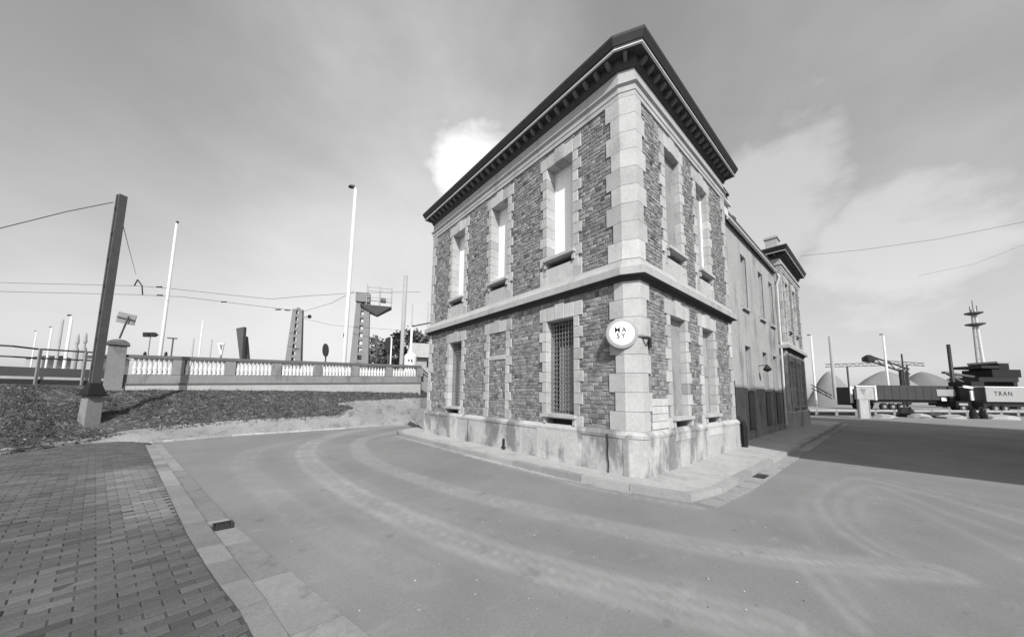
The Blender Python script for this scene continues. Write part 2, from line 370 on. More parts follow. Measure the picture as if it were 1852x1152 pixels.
m_ = MB(); m_.box(g_[0] - .22, g_[0] + .22, -1.44, -1.235, -.02, .024); gl_ = m_.build('gully_grate', M_iron)
tag(gl_, 'small dark iron gully grate in the kerbside gutter of the side street', 'drain')

# ------------------------------------------------------------------ brick-paved apron, lower left
ex = Vector((math.cos(math.radians(11.5)), math.sin(math.radians(11.5)))); ey = Vector((-ex.y, ex.x))
Lr = [(-7.58, 11.7), (-5.83, 2.21), (-5.21, -.44), (-4.7, -2.6)]       # right edge of concrete strip
Ls = [(-7.77, 11.84), (-6.03, 2.14), (-5.80, .94), (-5.62, .02), (-5.25, -2.5)]   # left edge of strip
Le = [(-7.95, 11.9), (-6.24, 2.14), (-6.0, .94), (-5.78, .02), (-5.42, -2.5)]   # left edge of edging row
def xat(line, y):
    for (x0, y0), (x1, y1) in zip(line, line[1:]):
        if y1 <= y <= y0: return x0 + (x1 - x0) * (y0 - y) / (y0 - y1)
    return line[0][0] if y > line[0][1] else line[-1][0]
far = [gr(-160, 838)[:2], gr(20, 820)[:2], gr(90, 809)[:2], gr(152, 803)[:2], gr(215, 799)[:2], gr(274, 803)[:2]]
def yfar(x):
    for a, b in zip(far, far[1:]):
        if min(a[0], b[0]) <= x <= max(a[0], b[0]): return a[1] + (b[1] - a[1]) * (x - a[0]) / (b[0] - a[0] + 1e-9)
    return far[0][1] if x < far[0][0] else far[-1][1]
mb = MB(); mb.prism([(-16, -5), (-5.0, -5)] + [tuple(p) for p in reversed([(xat(Le, y) + .02, y) for y in (11.6, 8, 5, 2.14, .94, .02, -2.5)])] + [tuple(p) for p in reversed(far)] + [(-16, far[0][1])], -.1, .028)
apron = structure(mb.build('paved_apron', M_joint))
L, Bw = .212, .106
cands = []
for j in range(-60, 140):
    for i in range(-60, 20):
        c = Vector((-6.0, 2.0)) + ex * ((i + .5 * (j % 2)) * L) + ey * (j * Bw)
        if c.x > -15 and -2.8 < c.y and c.x - .04 < xat(Le, c.y) and c.y < yfar(c.x) - .05:
            cands.append((c, (c - Vector(CAM[:2])).length))
fwd2 = Vector(FW[:2])
def inview(c):
    d = c - Vector(CAM[:2]); z = d.dot(fwd2); x = d.dot(Vector((fwd2.y, -fwd2.x)))
    return z > .3 and x / z > -1.64 and 652 + 580 * 1.7 / z * 1.0 - 0 < 1240
cands.sort(key=lambda t: (not inview(t[0]), t[1]))
mall = MB()
for k, (c, dd) in enumerate(cands):
    dd_ = min((c - Vector(q)).length for q in ((-7.45, 7.0), (-7.35, 6.3), (-7.2, 5.6), (-7.05, 4.9), (-6.85, 4.2), (-6.65, 3.6)))
    tone = random.gauss(1, .16) * (1 + 1.1 * math.exp(-(dd_ / .42) ** 2)); z = .034 + random.gauss(0, .0022)
    tl = [random.gauss(0, .0012) for _ in range(4)]
    hx, hy = L / 2 - .004, Bw / 2 - .004
    P = [c + ex * sx * hx + ey * sy * hy for sx, sy in ((-1, -1), (1, -1), (1, 1), (-1, 1))]
    Q = [c + ex * sx * (hx - .006) + ey * sy * (hy - .006) for sx, sy in ((-1, -1), (1, -1), (1, 1), (-1, 1))]
    for pp in (P, Q):
        for p in pp: p.x = min(p.x, xat(Le, p.y) - .008)
    vs = [(p.x, p.y, .02) for p in P] + [(p.x, p.y, z - .005 + t) for p, t in zip(P, tl)] + [(p.x, p.y, z + t) for p, t in zip(Q, tl)]
    fs = [(i, (i + 1) % 4, 4 + (i + 1) % 4, 4 + i) for i in range(4)] + [(4 + i, 4 + (i + 1) % 4, 8 + (i + 1) % 4, 8 + i) for i in range(4)] + [(8, 9, 10, 11)]
    if k < 300:
        m_ = MB(); m_.add(vs, fs, max(.5, tone)); m_.build('paver', M_paver, apron)
    else: mall.add(vs, fs, max(.5, tone))
mall.build('small_pavers', M_paver, apron, kind='stuff')
# concrete strip slabs and edging
strip = empty('concrete_gutter_strip', (-6.0, 2.2, 0), 'pale concrete gutter strip between the brick paving and the asphalt road', 'gutter')
def slabs(A, Bl, name, par, step, z, m, gapn=.006):
    y = 11.6
    while y > -2.4:
        y2 = max(y - step * random.uniform(.95, 1.05), -2.45)
        P = [(xat(A, y - gapn), y - gapn), (xat(A, y2 + gapn), y2 + gapn), (xat(Bl, y2 + gapn) - .004, y2 + gapn), (xat(Bl, y - gapn) - .004, y - gapn)]
        gy = gr(406, 953)[1]
        if par is strip and name == 'slab' and y2 < gy + .16 and y > gy - .16:
            for ya, yb in ((y, gy + .16), (gy - .16, y2)):
                if ya - yb > .05:
                    P = [(xat(A, ya), ya), (xat(A, yb), yb), (xat(Bl, yb) - .004, yb), (xat(Bl, ya) - .004, ya)]
                    m_ = MB(); m_.prism(P, -.02, z, random.uniform(.6, .95)); m_.build(name, m, par)
        else:
            m_ = MB(); m_.prism(P, -.02, z + random.uniform(-.004, .004), random.uniform(.5, .85)); m_.build(name, m, par)
        y = y2
slabs(Ls, Lr, 'slab', strip, 1.0, .022, M_gut)
slabs(Le, Ls, 'edging_block', strip, .5, .036, M_kerb)
gp = gr(406, 953); gx0, gx1 = xat(Ls, gp[1]) + .01, xat(Lr, gp[1]) - .01
groot = empty('drain_grate', (gp[0], gp[1], 0), 'rectangular cast iron drain grate set in the concrete gutter strip by the brick paving', 'drain')
m_ = MB(); m_.box(gx0, gx1, gp[1] - .15, gp[1] + .15, -.25, -.06); m_.build('pit', M_black, groot)
m_ = MB()
for a, b, c, d in ((gx0, gx1, gp[1] - .15, gp[1] - .125), (gx0, gx1, gp[1] + .125, gp[1] + .15), (gx0, gx0 + .02, gp[1] - .125, gp[1] + .125), (gx1 - .02, gx1, gp[1] - .125, gp[1] + .125)): m_.box(a, b, c, d, -.06, .03)
m_.build('frame', M_iron, groot)
for i in range(6):
    x = gx0 + .03 + (gx1 - gx0 - .06) * (i + .5) / 6
    m_ = MB(); m_.box(x - .008, x + .008, gp[1] - .124, gp[1] + .124, -.03, .022); m_.build('bar', M_iron, groot)

# ------------------------------------------------------------------ the building
BL = empty('stone_building', (3, 4.6, 0), 'two-storey building of rubble with pale quoins, two corniced end blocks and a rendered middle wing', 'building')
def bld(mb, name, m, parent=None, **p): return mb.build(name, m, parent or BL, **p)

class Face:
    """a facade plane. kind 'L': plane x=c facing -x, a runs along y.  kind 'R': plane y=c facing -y, a runs along x"""
    def __init__(s, kind, c): s.k = kind; s.c = c
    def P(s, a, z, o):   # o = distance outwards
        return (s.c - o, a, z) if s.k == 'L' else (a, s.c - o, z)
    def box(s, mb, a0, a1, z0, z1, o0, o1, tone=None, j=0):
        p = s.P(a0, z0, o0); q = s.P(a1, z1, o1)
        mb.box(p[0], q[0], p[1], q[1], p[2], q[2], tone, j)

def wall_grid(F, a0, a1, z0, z1, holes, mb, out=-.008, depth=.34):
    holes = [(h[0] - .012, h[1] + .012, h[2] - .012, h[3] + .012) for h in holes] if F.c < .1 else holes
    A = sorted({a0, a1} | {h[0] for h in holes} | {h[1] for h in holes}); Z = sorted({z0, z1} | {h[2] for h in holes} | {h[3] for h in holes})
    for aa, ab in zip(A, A[1:]):
        for za, zb in zip(Z, Z[1:]):
            if any(h[0] <= aa and ab <= h[1] and h[2] <= za and zb <= h[3] for h in holes): continue
            v = [F.P(aa, za, out), F.P(ab, za, out), F.P(ab, zb, out), F.P(aa, zb, out)]
            if F.k == 'L': v = [v[1], v[0], v[3], v[2]]
            mb.add(v, [(0, 1, 2, 3)])
    for h in holes:
        ha, hb, hc, hd = h
        loop = [(ha, hc), (hb, hc), (hb, hd), (ha, hd)]
        for (p, q), (r, s_) in zip(loop, loop[1:] + loop[:1]):
            mb.add([F.P(p, q, out), F.P(r, s_, out), F.P(r, s_, -depth), F.P(p, q, -depth)], [(0, 1, 2, 3)])

rub_list = []
def rubble(F, a0, a1, z0, z1, detail=True, hmin=.06, hmax=.125):
    z = z0
    while z < z1 - .03:
        h = random.uniform(hmin, hmax)
        if z1 - (z + h) < .07: h = z1 - z
        a = a0 - random.uniform(0, .1)
        while a < a1 - .02:
            w = random.uniform(.07, .17) if random.random() < .8 else random.uniform(.15, .24)
            if a1 - (a + w) < .07: w = a1 - a
            s0 = max(a, a0)
            # sometimes split in two shorter stones
            cells = [(s0, a + w, z, z + h)]
            if h > .11 and random.random() < .3:
                m = z + h * random.uniform(.4, .6); cells = [(s0, a + w, z, m), (s0, a + w, m, z + h)]
            for (p, q, r, t) in cells:
                g = .004; pr = random.uniform(-.004, .008); tone = min(2.1, max(.4, random.gauss(.95, .22))) * (1.3 if random.random() < .06 else 1)
                jj = lambda: random.uniform(-.011, .011)
                c = [(p + g + jj(), r + g + jj()), (q - g + jj(), r + g + jj()), (q - g + jj(), t - g + jj()), (p + g + jj(), t - g + jj())]
                if F.k == 'L': c = [c[1], c[0], c[3], c[2]]
                mx_, mz_ = sum(x for x, _ in c) / 4, sum(y for _, y in c) / 4
                vs = [F.P(x, y, -.03) for x, y in c] + [F.P(x, y, pr - .007) for x, y in c] + [F.P(mx_ + (x - mx_) * .86, mz_ + (y - mz_) * .8, pr + random.uniform(0, .006)) for x, y in c]
                fs = [(i, (i + 1) % 4, 4 + (i + 1) % 4, 4 + i) for i in range(4)] + [(4 + i, 4 + (i + 1) % 4, 8 + (i + 1) % 4, 8 + i) for i in range(4)] + [(8, 9, 10, 11)]
                d = np.linalg.norm(np.array(F.P(mx_, mz_, 0)) - CAM)
                nrm = np.array([-1, 0, 0]) if F.k == 'L' else np.array([0, -1, 0])
                cs = abs((CAM - np.array(F.P(mx_, mz_, 0))) @ nrm) / d
                rub_list.append(((q - p) * (t - r) * cs / d ** 2 if detail else 0, vs, fs, tone))
            a += w
        z += h
def stone(F, name, a0, a1, z0, z1, o=.03, depth=.1, tone=None, m=None, par=None):
    mb = MB(); g = .004; tone = tone or random.gauss(1, .09)
    # chamfered face block
    lo = [(a0 + g, z0 + g), (a1 - g, z0 + g), (a1 - g, z1 - g), (a0 + g, z1 - g)]
    if F.k == 'L': lo = [lo[1], lo[0], lo[3], lo[2]]
    b = .008; mx_, mz_ = (a0 + a1) / 2, (z0 + z1) / 2; sx = 1 - 2 * b / (a1 - a0); sz = 1 - 2 * b / (z1 - z0)
    vs = [F.P(x, y, -depth) for x, y in lo] + [F.P(x, y, o - .007) for x, y in lo] + [F.P(mx_ + (x - mx_) * sx, mz_ + (y - mz_) * sz, o) for x, y in lo]
    fs = [(i, (i + 1) % 4, 4 + (i + 1) % 4, 4 + i) for i in range(4)] + [(4 + i, 4 + (i + 1) % 4, 8 + (i + 1) % 4, 8 + i) for i in range(4)] + [(8, 9, 10, 11), (3, 2, 1, 0)]
    mb.add(vs, fs, tone); return bld(mb, name, m or M_dress, par)

def window_unit(F, a0, a1, z0, z1, kind, deep=.30):
    w = MB(); t = .06
    F.box(w, a0, a0 + t, z0, z1, -deep - .05, -deep + .015); F.box(w, a1 - t, a1, z0, z1, -deep - .05, -deep + .015)
    F.box(w, a0 + t, a1 - t, z0, z0 + t, -deep - .05, -deep + .013); F.box(w, a0 + t, a1 - t, z1 - t, z1, -deep - .05, -deep + .013)
    if kind in ('blind',):
        win = bld(w, 'window', M_white)
        p = MB(); n = 3; W_ = (a1 - a0 - 2 * t) / n
        for i in range(n): 
            p = MB(); F.box(p, a0 + t + i * W_ + .003, a0 + t + (i + 1) * W_ - .003, z0 + t, z1 - t, -deep - .04, -deep - .008 + .003 * (i % 2)); bld(p, 'board', M_blind, win)
    elif kind == 'halfblind':
        win = bld(w, 'window', M_white)
        p = MB(); F.box(p, a0 + t, a0 + t + .27, z0 + t, z1 - t, -deep - .04, -deep - .008); bld(p, 'board', M_blind, win)
        p = MB(); F.box(p, a0 + t + .275, a1 - t, z0 + t, z1 - t, -deep - .04, -deep - .012); bld(p, 'board', M_grey, win)
    elif kind == 'cement':
        win = bld(w, 'window', M_cement)
        p = MB(); F.box(p, a0 + .01, a1 - .01, z0 + .01, z1 - .01, -deep - .04, -deep + .03); bld(p, 'infill', M_cement, win)
    elif kind == 'grille':
        win = bld(w, 'window', M_steelD)
        p = MB(); F.box(p, a0 + t, a1 - t, z0 + t, z1 - t, -deep - .045, -deep - .03); bld(p, 'pane', M_glass, win)
        p = MB(); zc_ = z0 + (z1 - z0) * .72; F.box(p, a0 + t + .03, a1 - t - .08, z0 + t, zc_, -deep - .028, -deep - .02); bld(p, 'curtain', M_grey, win)
        p = MB(); F.box(p, a0 + t, a1 - t, zc_ + .06, zc_ + .11, -deep - .028, -deep + .01); bld(p, 'transom', M_steelD, win)
        gm = MB(); gm.m = 0
        gh = bld(_frame_only(F, a0, a1, z0, z1), 'grille', M_steel)
        n = 9
        for i in range(1, n):
            b = MB(); x = a0 + (a1 - a0) * i / n; F.box(b, x - .007, x + .007, z0 + .03, z1 - .03, -.155, -.141); bld(b, 'bar', M_steel, gh)
        n = int((z1 - z0) / .11)
        for i in range(1, n):
            b = MB(); z = z0 + (z1 - z0) * i / n; F.box(b, a0 + .02, a1 - .02, z - .006, z + .006, -.139, -.127); bld(b, 'bar', M_steel, gh)
        return win
    elif kind == 'slotted':
        win = bld(w, 'window', M_cement)
        mid = (a0 + a1) / 2 + .02; zt = z0 + (z1 - z0) * .5
        p = MB(); F.box(p, a0 + t, mid - .02, z0 + t, z1 - t, -deep - .04, -deep - .01); bld(p, 'shutter', M_grey, win)
        p = MB(); F.box(p, mid + .02, a1 - t, z0 + t, z1 - t, -deep - .04, -deep - .01); bld(p, 'shutter', M_grey, win)
        p = MB(); F.box(p, a0 + t, a1 - t, zt - .15, zt + .15, -deep - .005, -deep + .012); bld(p, 'cross_board', M_cement, win)
        p = MB(); F.box(p, mid - .02, mid + .02, z0 + t, z1 - t, -deep - .055, -deep - .045); bld(p, 'gap', M_black, win)
    elif kind == 'dark':
        win = bld(w, 'window', M_grey)
        p = MB(); F.box(p, a0 + t, a1 - t, z0 + t, z1 - t, -deep - .04, -deep - .02); bld(p, 'pane', M_glass, win)
        p = MB(); F.box(p, (a0 + a1) / 2 - .02, (a0 + a1) / 2 + .02, z0 + t, z1 - t, -deep - .018, -deep + .01); bld(p, 'mullion', M_grey, win)
        p = MB(); z = z0 + (z1 - z0) * .7; F.box(p, a0 + t, a1 - t, z - .02, z + .02, -deep - .018, -deep + .008); bld(p, 'transom', M_grey, win)
    elif kind == 'boarded':
        win = bld(w, 'window', M_grey)
        for i in range(2):
            p = MB(); W_ = (a1 - a0 - 2 * t) / 2; F.box(p, a0 + t + i * W_ + .004, a0 + t + (i + 1) * W_ - .004, z0 + t, z1 - t, -deep - .04, -deep - .01); bld(p, 'board', M_grey if i else M_cement, win)
    elif kind == 'none':
        return None
    return win
def _frame_only(F, a0, a1, z0, z1):
    w = MB(); t = .022
    F.box(w, a0 + .004, a0 + t, z0, z1, -.16, -.135); F.box(w, a1 - t, a1 - .004, z0, z1, -.16, -.135)
    F.box(w, a0 + t, a1 - t, z0, z0 + t, -.16, -.135); F.box(w, a0 + t, a1 - t, z1 - t, z1, -.16, -.135)
    return w

def surround(F, a0, a1, z0, z1, lintel_h=.36, sill=True, foot=None, base=None, thin=.17, wide=.27):
    """toothed jamb stones, lintel of three voussoirs, sill on brackets, apron stones below"""
    z = foot if foot is not None else z0; h = .27; k = 0
    n = max(1, round((z1 - z) / h)); h = (z1 - z) / n
    for i in range(n):
        for sd_ in (0, 1):
            w = wide if (i + 0) % 2 == 0 else thin; w += random.uniform(-.012, .012)
            zz0, zz1 = z + i * h, z + (i + 1) * h
            dep = .30 if zz1 > z0 + .01 else .1
            if sd_ == 0: stone(F, 'jamb_stone', a0 - w, a0, zz0, zz1, depth=dep)
            else: stone(F, 'jamb_stone', a1, a1 + w, zz0, zz1, depth=dep)
    # lintel
    W0, W1 = a0 - wide, a1 + wide; c0, c1 = a0 + (a1 - a0) * .32, a0 + (a1 - a0) * .68
    for (p, q, up, od) in ((W0, a0 - .02, 0, 0), (a0 - .02, c0, .0, 0.006), (c0, c1, .05, .018), (c1, a1 + .02, .0, .006), (a1 + .02, W1, 0, 0)):
        stone(F, 'lintel_stone', p, q, z1, z1 + lintel_h + up, o=.03 + od, depth=.30)
    if sill:
        mb = MB(); sw = .09
        F.box(mb, a0 - sw, a1 + sw, z0 - .075, z0 + .0, -.28, .13, 1.0)
        F.box(mb, a0 - sw + .02, a1 + sw - .02, z0 - .1, z0 - .077, -.1, .10, .9)
        so = bld(mb, 'sill', M_dress)
        for q in (a0 - .03, a1 + .03):
            b = MB(); F.box(b, q - .035, q + .035, z0 - .24, z0 - .102, -.05, .075, .95); bld(b, 'bracket', M_dress, so)
        b = MB(); F.box(b, a0 + .0, a1 - .0, z0 - .3, z0 - .09, -.24, -.2, .9); bld(b, 'shade_recess_back', M_bed, so)  # dark recess added to deepen the shade under the sill
        if base is not None:
            mz = z0 - .25
            F.box(mb, 0, 0, 0, 0, 0, 0)
            stone(F, 'apron_stone', a0 - wide, a1 + wide, base, mz - .0, o=.022)

Z_STR = 4.17; Z_PL = .93; Z_ARC = 8.28
def pavilion(path, faces, detail):
    """path = clockwise outline; faces = list of (Face, a_from, a_to, windows[(a0,a1,up kind,ground kind)])"""
    if detail: rub_list.clear()
    for F, a0, a1, wins, q0, q1 in faces:
        holes = []
        for (w0, w1, ku, kg) in wins:
            for zs_, kk in ((5.22, ku), (1.22, kg if kg != 'blocked' else None)):
                if kk: holes.append((w0 + .04, w1 - .04, zs_ - .23, zs_ - .125))
            if ku: holes.append((w0, w1, 5.22, 7.80))
            if kg and kg != 'blocked': holes.append((w0, w1, 1.22, 3.56))
        mb = MB(); wall_grid(F, a0, a1, .1, 9.0, holes, mb); bld(mb, 'wall', M_mort)
        # rubble bays between surrounds
        for (za, zb) in ((Z_PL + .03, Z_STR - .08), (4.52, Z_ARC)):
            up = za > 4
            edges = [a0 + q0]
            for (w0, w1, ku, kg) in wins: edges += [w0 - .15, w1 + .15]
            edges.append(a1 - q1)
            for i in range(0, len(edges), 2): rubble(F, edges[i], edges[i + 1], za, zb, detail)
            for (w0, w1, ku, kg) in wins:
                if up:
                    if zb > 7.8 + .36: rubble(F, w0 - .15, w1 + .15, 8.19, zb, detail, .06, .1)
                else:
                    rubble(F, w0 - .15, w1 + .15, 3.96, zb, detail, .06, .12)
                    if kg == 'blocked':
                        rubble(F, w0, w1, za, 2.72, detail); rubble(F, w0, w1, 2.86, 3.56, detail, .08, .12)
                        stone(F, 'lintel_stone', w0, w1, 2.72, 2.86, o=.028)
        for (w0, w1, ku, kg) in wins:
            if ku: 
                surround(F, w0, w1, 5.22, 7.80, foot=4.5, base=4.5); window_unit(F, w0, w1, 5.22, 7.80, ku, .30 if F.k == 'L' else .15)
            if kg == 'blocked': surround(F, w0, w1, Z_PL + .05, 3.56, sill=False)
            elif kg:
                surround(F, w0, w1, 1.22, 3.56, foot=Z_PL + .02, sill=True); window_unit(F, w0, w1, 1.22, 3.56, kg, .30 if F.k == 'L' else .15)
    # string course, frieze, cornice, plinth
    mb = MB(); sweep(mb, path, [(-.02, .0), (.09, .0), (.09, Z_PL - .1), (.105, Z_PL - .09), (.105, Z_PL - .03), (.04, Z_PL + .05), (-.02, Z_PL + .05)], 1.0); pl_ = bld(mb, 'plinth', M_plinth)
    mb = MB(); sweep(mb, path, [(.175, Z_STR), (.185, Z_STR), (.185, Z_STR + .16), (.125, Z_STR + .19), (.06, Z_STR + .30), (.035, Z_STR + .37), (-.02, Z_STR + .38)], 1.0); bld(mb, 'string_course', M_frieze)
    mb = MB(); sweep(mb, path, [(-.02, Z_STR - .11), (.05, Z_STR - .105), (.06, Z_STR - .03), (.178, Z_STR - .012), (.178, Z_STR + .002)], 1.0); bld(mb, 'string_shade_soffit', M_soff)  # dark strip added to strengthen the string course shadow
    mb = MB(); sweep(mb, path, [(-.02, Z_ARC), (.035, Z_ARC), (.035, Z_ARC + .11), (.05, Z_ARC + .12), (.05, Z_ARC + .25), (.10, Z_ARC + .29), (.10, Z_ARC + .325), (.03, Z_ARC + .335), (.03, 8.97), (-.02, 8.98)], 1.0); bld(mb, 'frieze', M_frieze)
    mb = MB(); sweep(mb, path, [(.02, 8.93), (.06, 8.93), (.075, 9.0), (.10, 9.04), (.10, 9.175), (.30, 9.178)], 1.0); bld(mb, 'bed_moulding', M_bed)  # coloured dark for the shade between and behind the brackets
    mb = MB(); sweep(mb, path, [(.285, 9.175), (.33, 9.175), (.33, 9.2), (.30, 9.202)], 1.0); bld(mb, 'white_fillet', M_fillet)
    mb = MB(); sweep(mb, path, [(.29, 9.203), (.32, 9.203), (.32, 9.265), (.335, 9.27), (.36, 9.33), (.395, 9.41), (.40, 9.44), (.40, 9.47), (.35, 9.48)], 1.0); cor = bld(mb, 'cornice', M_corn)
    lp = offset_loop(path, .36); mb = MB(); mb.prism([(x, y) for x, y in lp], 9.4, 9.465); bld(mb, 'roof', M_slate)
    # brackets under the cornice
    n = len(path)
    for i in range(n):
        a = Vector(path[i]); b = Vector(path[(i + 1) % n]); d = b - a; Ln = d.length
        if Ln < 1:
            k = 1; t0 = [Ln / 2]
        else:
            k = round((Ln - .1) / .31); t0 = [Ln * (q + .5) / k for q in range(k)]
        d.normalize(); o = Vector((d.y, -d.x))
        if (o.y > .5) or (o.x > .5 and i > 0 and detail): continue
        for t in t0:
            c = a + d * t
            m_ = MB(); P = lambda s_, of, z: (c.x + d.x * s_ + o.x * of, c.y + d.y * s_ + o.y * of, z)
            w = .04
            vs = []
            for s_ in (-w, w): vs += [P(s_, .08, 9.045), P(s_, .15, 9.05), P(s_, .24, 9.10), P(s_, .25, 9.17), P(s_, .08, 9.17)]
            m_.add(vs, [(4, 3, 2, 1, 0), (5, 6, 7, 8, 9)] + [(q, (q + 1) % 5, 5 + (q + 1) % 5, 5 + q) for q in range(5)], 1.0)
            bld(m_, 'cornice_bracket', M_brk)
    return pl_

LF = Face('L', 0.0); RF = Face('R', 0.0)
near_path = [(6.0, 9.25), (0, 9.25), (0, .28), (.15, 0), (6.0, 0)]
winsL = [(1.60, 2.47, 'blind', 'grille'), (4.17, 5.0, 'blind', 'blocked'), (6.68, 7.53, 'blind', 'grille')]
winsR = [(1.51, 2.35, 'cement', 'cement'), (3.49, 4.33, 'halfblind', 'slotted')]
pavilion(near_path, [(LF, .28, 9.25, winsL, .16, .1), (RF, .15, 6.0, winsR, .22, .1)], True)
near_rub = list(rub_list); rub_list = []
# quoins of the chamfered corner and of the two ends
def corner_quoins():
    z = Z_PL + .05; k = 0; bands = [(Z_PL + .05, Z_STR - .09), (Z_STR + .38, Z_ARC)]
    for zb, zt in bands:
        n = round((zt - zb) / .40); h = (zt - zb) / n
        for i in range(n):
            wl_, wr = (.34, .24) if k % 2 == 0 else (.20, .36)
            wl_ += random.uniform(-.02, .02); wr += random.uniform(-.02, .02); k += 1
            e = .032; c0 = .28; c1 = .15
            pts = [(-e, c0 + wl_), (-e, c0 - .012), (c1 - .018, -e), (c1 + wr, -e), (c1 + wr, .1), (.1, c0 + wl_)]
            z0, z1 = zb + i * h + .004, zb + (i + 1) * h - .004
            tone = random.gauss(1.03, .08)
            m_ = MB(); b = .008
            m_.prism(pts, z0, z1, tone)
            bld(m_, 'quoin_stone', M_dress)
corner_quoins()
def end_quoins(F, a, sgn):
    k = 0
    for zb, zt in [(Z_PL + .05, Z_STR - .09), (Z_STR + .38, Z_ARC)]:
        n = round((zt - zb) / .40); h = (zt - zb) / n
        for i in range(n):
            w = .36 if k % 2 == 0 else .22; k += 1
            a0, a1 = (a, a + w) if sgn > 0 else (a - w, a)
            stone(F, 'quoin_stone', a0, a1, zb + i * h, zb + (i + 1) * h)
end_quoins(LF, 9.25 + .03, -1); end_quoins(RF, 6.0 + .03, -1)
# patch of pale new stones low beside the corner on the side street
for i in range(4):
    for j in range(3):
        stone(RF, 'patch_stone', .52 + j * .24, .52 + (j + 1) * .24 - (.0), Z_PL + .06 + i * .16, Z_PL + .06 + (i + 1) * .16, o=.034, tone=random.uniform(1.1, 1.3))
# far end wall, side walls and interior blocker of the near block
mb = MB(); mb.box(.36, 5.95, .36, 9.2, .1, 9.45); bld(mb, 'core', M_mort)
mb = MB(); mb.box(5.7, 6.0, .02, 8.94, .1, 9.0); bld(mb, 'wall', M_wing); mb = MB(); mb.box(.02, 6.0, 8.95, 9.25, .1, 9.0); bld(mb, 'wall', M_wing)
# plinth details: crack, buttress panels, vent
def plate(F, a0, a1, z0, z1, o, tone, name='plinth_panel', m=None):
    mb = MB(); F.box(mb, a0, a1, z0, z1, .05, o, tone); return bld(mb, name, m or M_plinth)
plate(LF, 1.35, 2.75, .12, .84, .104, 1.16); plate(LF, 6.75, 7.45, .12, .84, .104, 1.2); plate(LF, 3.35, 3.75, .12, .8, .1, 1.08)
plate(LF, 8.85, 9.3, .12, .9, .11, 1.2); plate(LF, .19, .30, .12, .9, .103, .8)
plate(RF, 1.4, 2.5, .7, .84, .104, 1.25); plate(RF, 3.4, 4.5, .66, .84, .104, 1.2); plate(RF, .3, .62, .12, .84, .1, 1.1)
m_ = MB(); 
pts = [(-.112, .66, .90), (-.112, .64, .7), (-.112, .655, .5), (-.112, .63, .3), (-.112, .645, .11)]
m_.tube(pts, .012, 6); bld(m_, 'lightning_cable', M_iron)
m_ = MB(); m_.tube([(-.1, 6.0, .85), (-.1, 6.0, .11)], .01, 6); bld(m_, 'lightning_cable', M_bed)
m_ = MB(); m_.box(-.14, -.09, 4.05, 4.1, .2, .42); m_.box(-.17, -.09, 4.0, 4.12, .16, .2); bld(m_, 'boot_scraper', M_iron)

# middle wing ------------------------------------------------
WF = Face('R', .25)
wwin = [(8.67, 9.45), (11.33, 12.13), (13.3, 14.1)]
holes = [(a, b, 5.17, 7.38) for a, b in wwin] + [(a, b, 2.0, 3.66) for a, b in wwin]
mb = MB(); wall_grid(WF, 6.0, 14.92, 2.05 - .05, 8.15, holes, mb, out=0, depth=.36); bld(mb, 'wing_wall', M_wing)
holes2 = [(a, b, 2.0, 2.05) for a, b in wwin]
mb = MB(); wall_grid(WF, 6.0, 14.92, .1, 2.0, [], mb, out=.012); WF.box(mb, 6.0, 14.92, 1.98, 2.0, -.01, .012); bld(mb, 'wing_shaded_wall', M_wingdark)  # lower wall coloured darker up to the shadow line on the wing
mb = MB(); WF.box(mb, 6.0, 14.9, .1, .42, 0, .05); bld(mb, 'wing_plinth', M_wingdark)
for a, b in wwin:
    window_unit(WF, a, b, 5.17, 7.38, 'boarded', .15); window_unit(WF, a, b, 2.0, 3.66, 'dark', .15)
    for z in (5.17, 2.0):
        mb = MB(); WF.box(mb, a - .08, b + .08, z - .08, z, -.2, .09, 1); bld(mb, 'sill', M_dress)
    for q0, q1 in ((a - .16, a), (b, b + .16)):
        mb = MB(); WF.box(mb, q0, q1, 5.2, 7.38, -.02, .018, 1.0); bld(mb, 'window_architrave', M_wing)
mb = MB(); mb.box(6.3, 14.9, .62, 9.2, .1, 8.1); bld(mb, 'core', M_mort)
mb = MB(); mb.box(6.05, 14.9, .17, .6, 8.15, 8.5); mb.add([(6.05, .4, 8.5), (14.9, .4, 8.5), (14.9, 4.7, 9.0), (6.05, 4.7, 9.0), (6.05, 9.2, 8.3), (14.9, 9.2, 8.3)], [(0, 1, 2, 3), (3, 2, 5, 4)]); bld(mb, 'wing_roof', M_slate)
mb = MB(); mb.tube([(6.9, .12, 8.13), (14.55, .12, 8.13)], .06, 10); gt = bld(mb, 'gutter', M_zinc)
mb = MB(); mb.tube([(14.55, .12, 8.13), (14.75, .1, 8.05), (14.78, .02, 7.9), (14.78, .14, 7.5), (14.78, .16, .3)], .045, 8); bld(mb, 'downpipe', M_zinc)
mb = MB(); mb.box(6.15, 6.95, .1, .55, 8.62, 8.95); mb.box(6.1, 7.0, .05, .6, 8.95, 9.02); bld(mb, 'parapet_block', M_slate)
mb = MB(); mb.box(6.05, 7.05, .02, .1, 8.54, 8.6); mb.box(6.08, 7.0, .12, .55, 8.15, 8.62); bld(mb, 'gutter', M_zinc)
mb = MB(); mb.lathe((8.15, .38, 8.5), [(.2, 0), (.22, .1), (.15, .22), (.02, .27)], 10); bld(mb, 'roof_vent', M_slate)
for a, b in wwin:
    mb = MB(); WF.box(mb, a - .02, b + .02, .45, 1.86, .0, .03, 1.0); dr = bld(mb, 'cellar_door', M_iron)
    for q in range(4):
        mb = MB(); w4 = (b - a) / 4; WF.box(mb, a + q * w4 + .01, a + (q + 1) * w4 - .01, .5, 1.82, .031, .045); bld(mb, 'plank', M_steelD, dr)
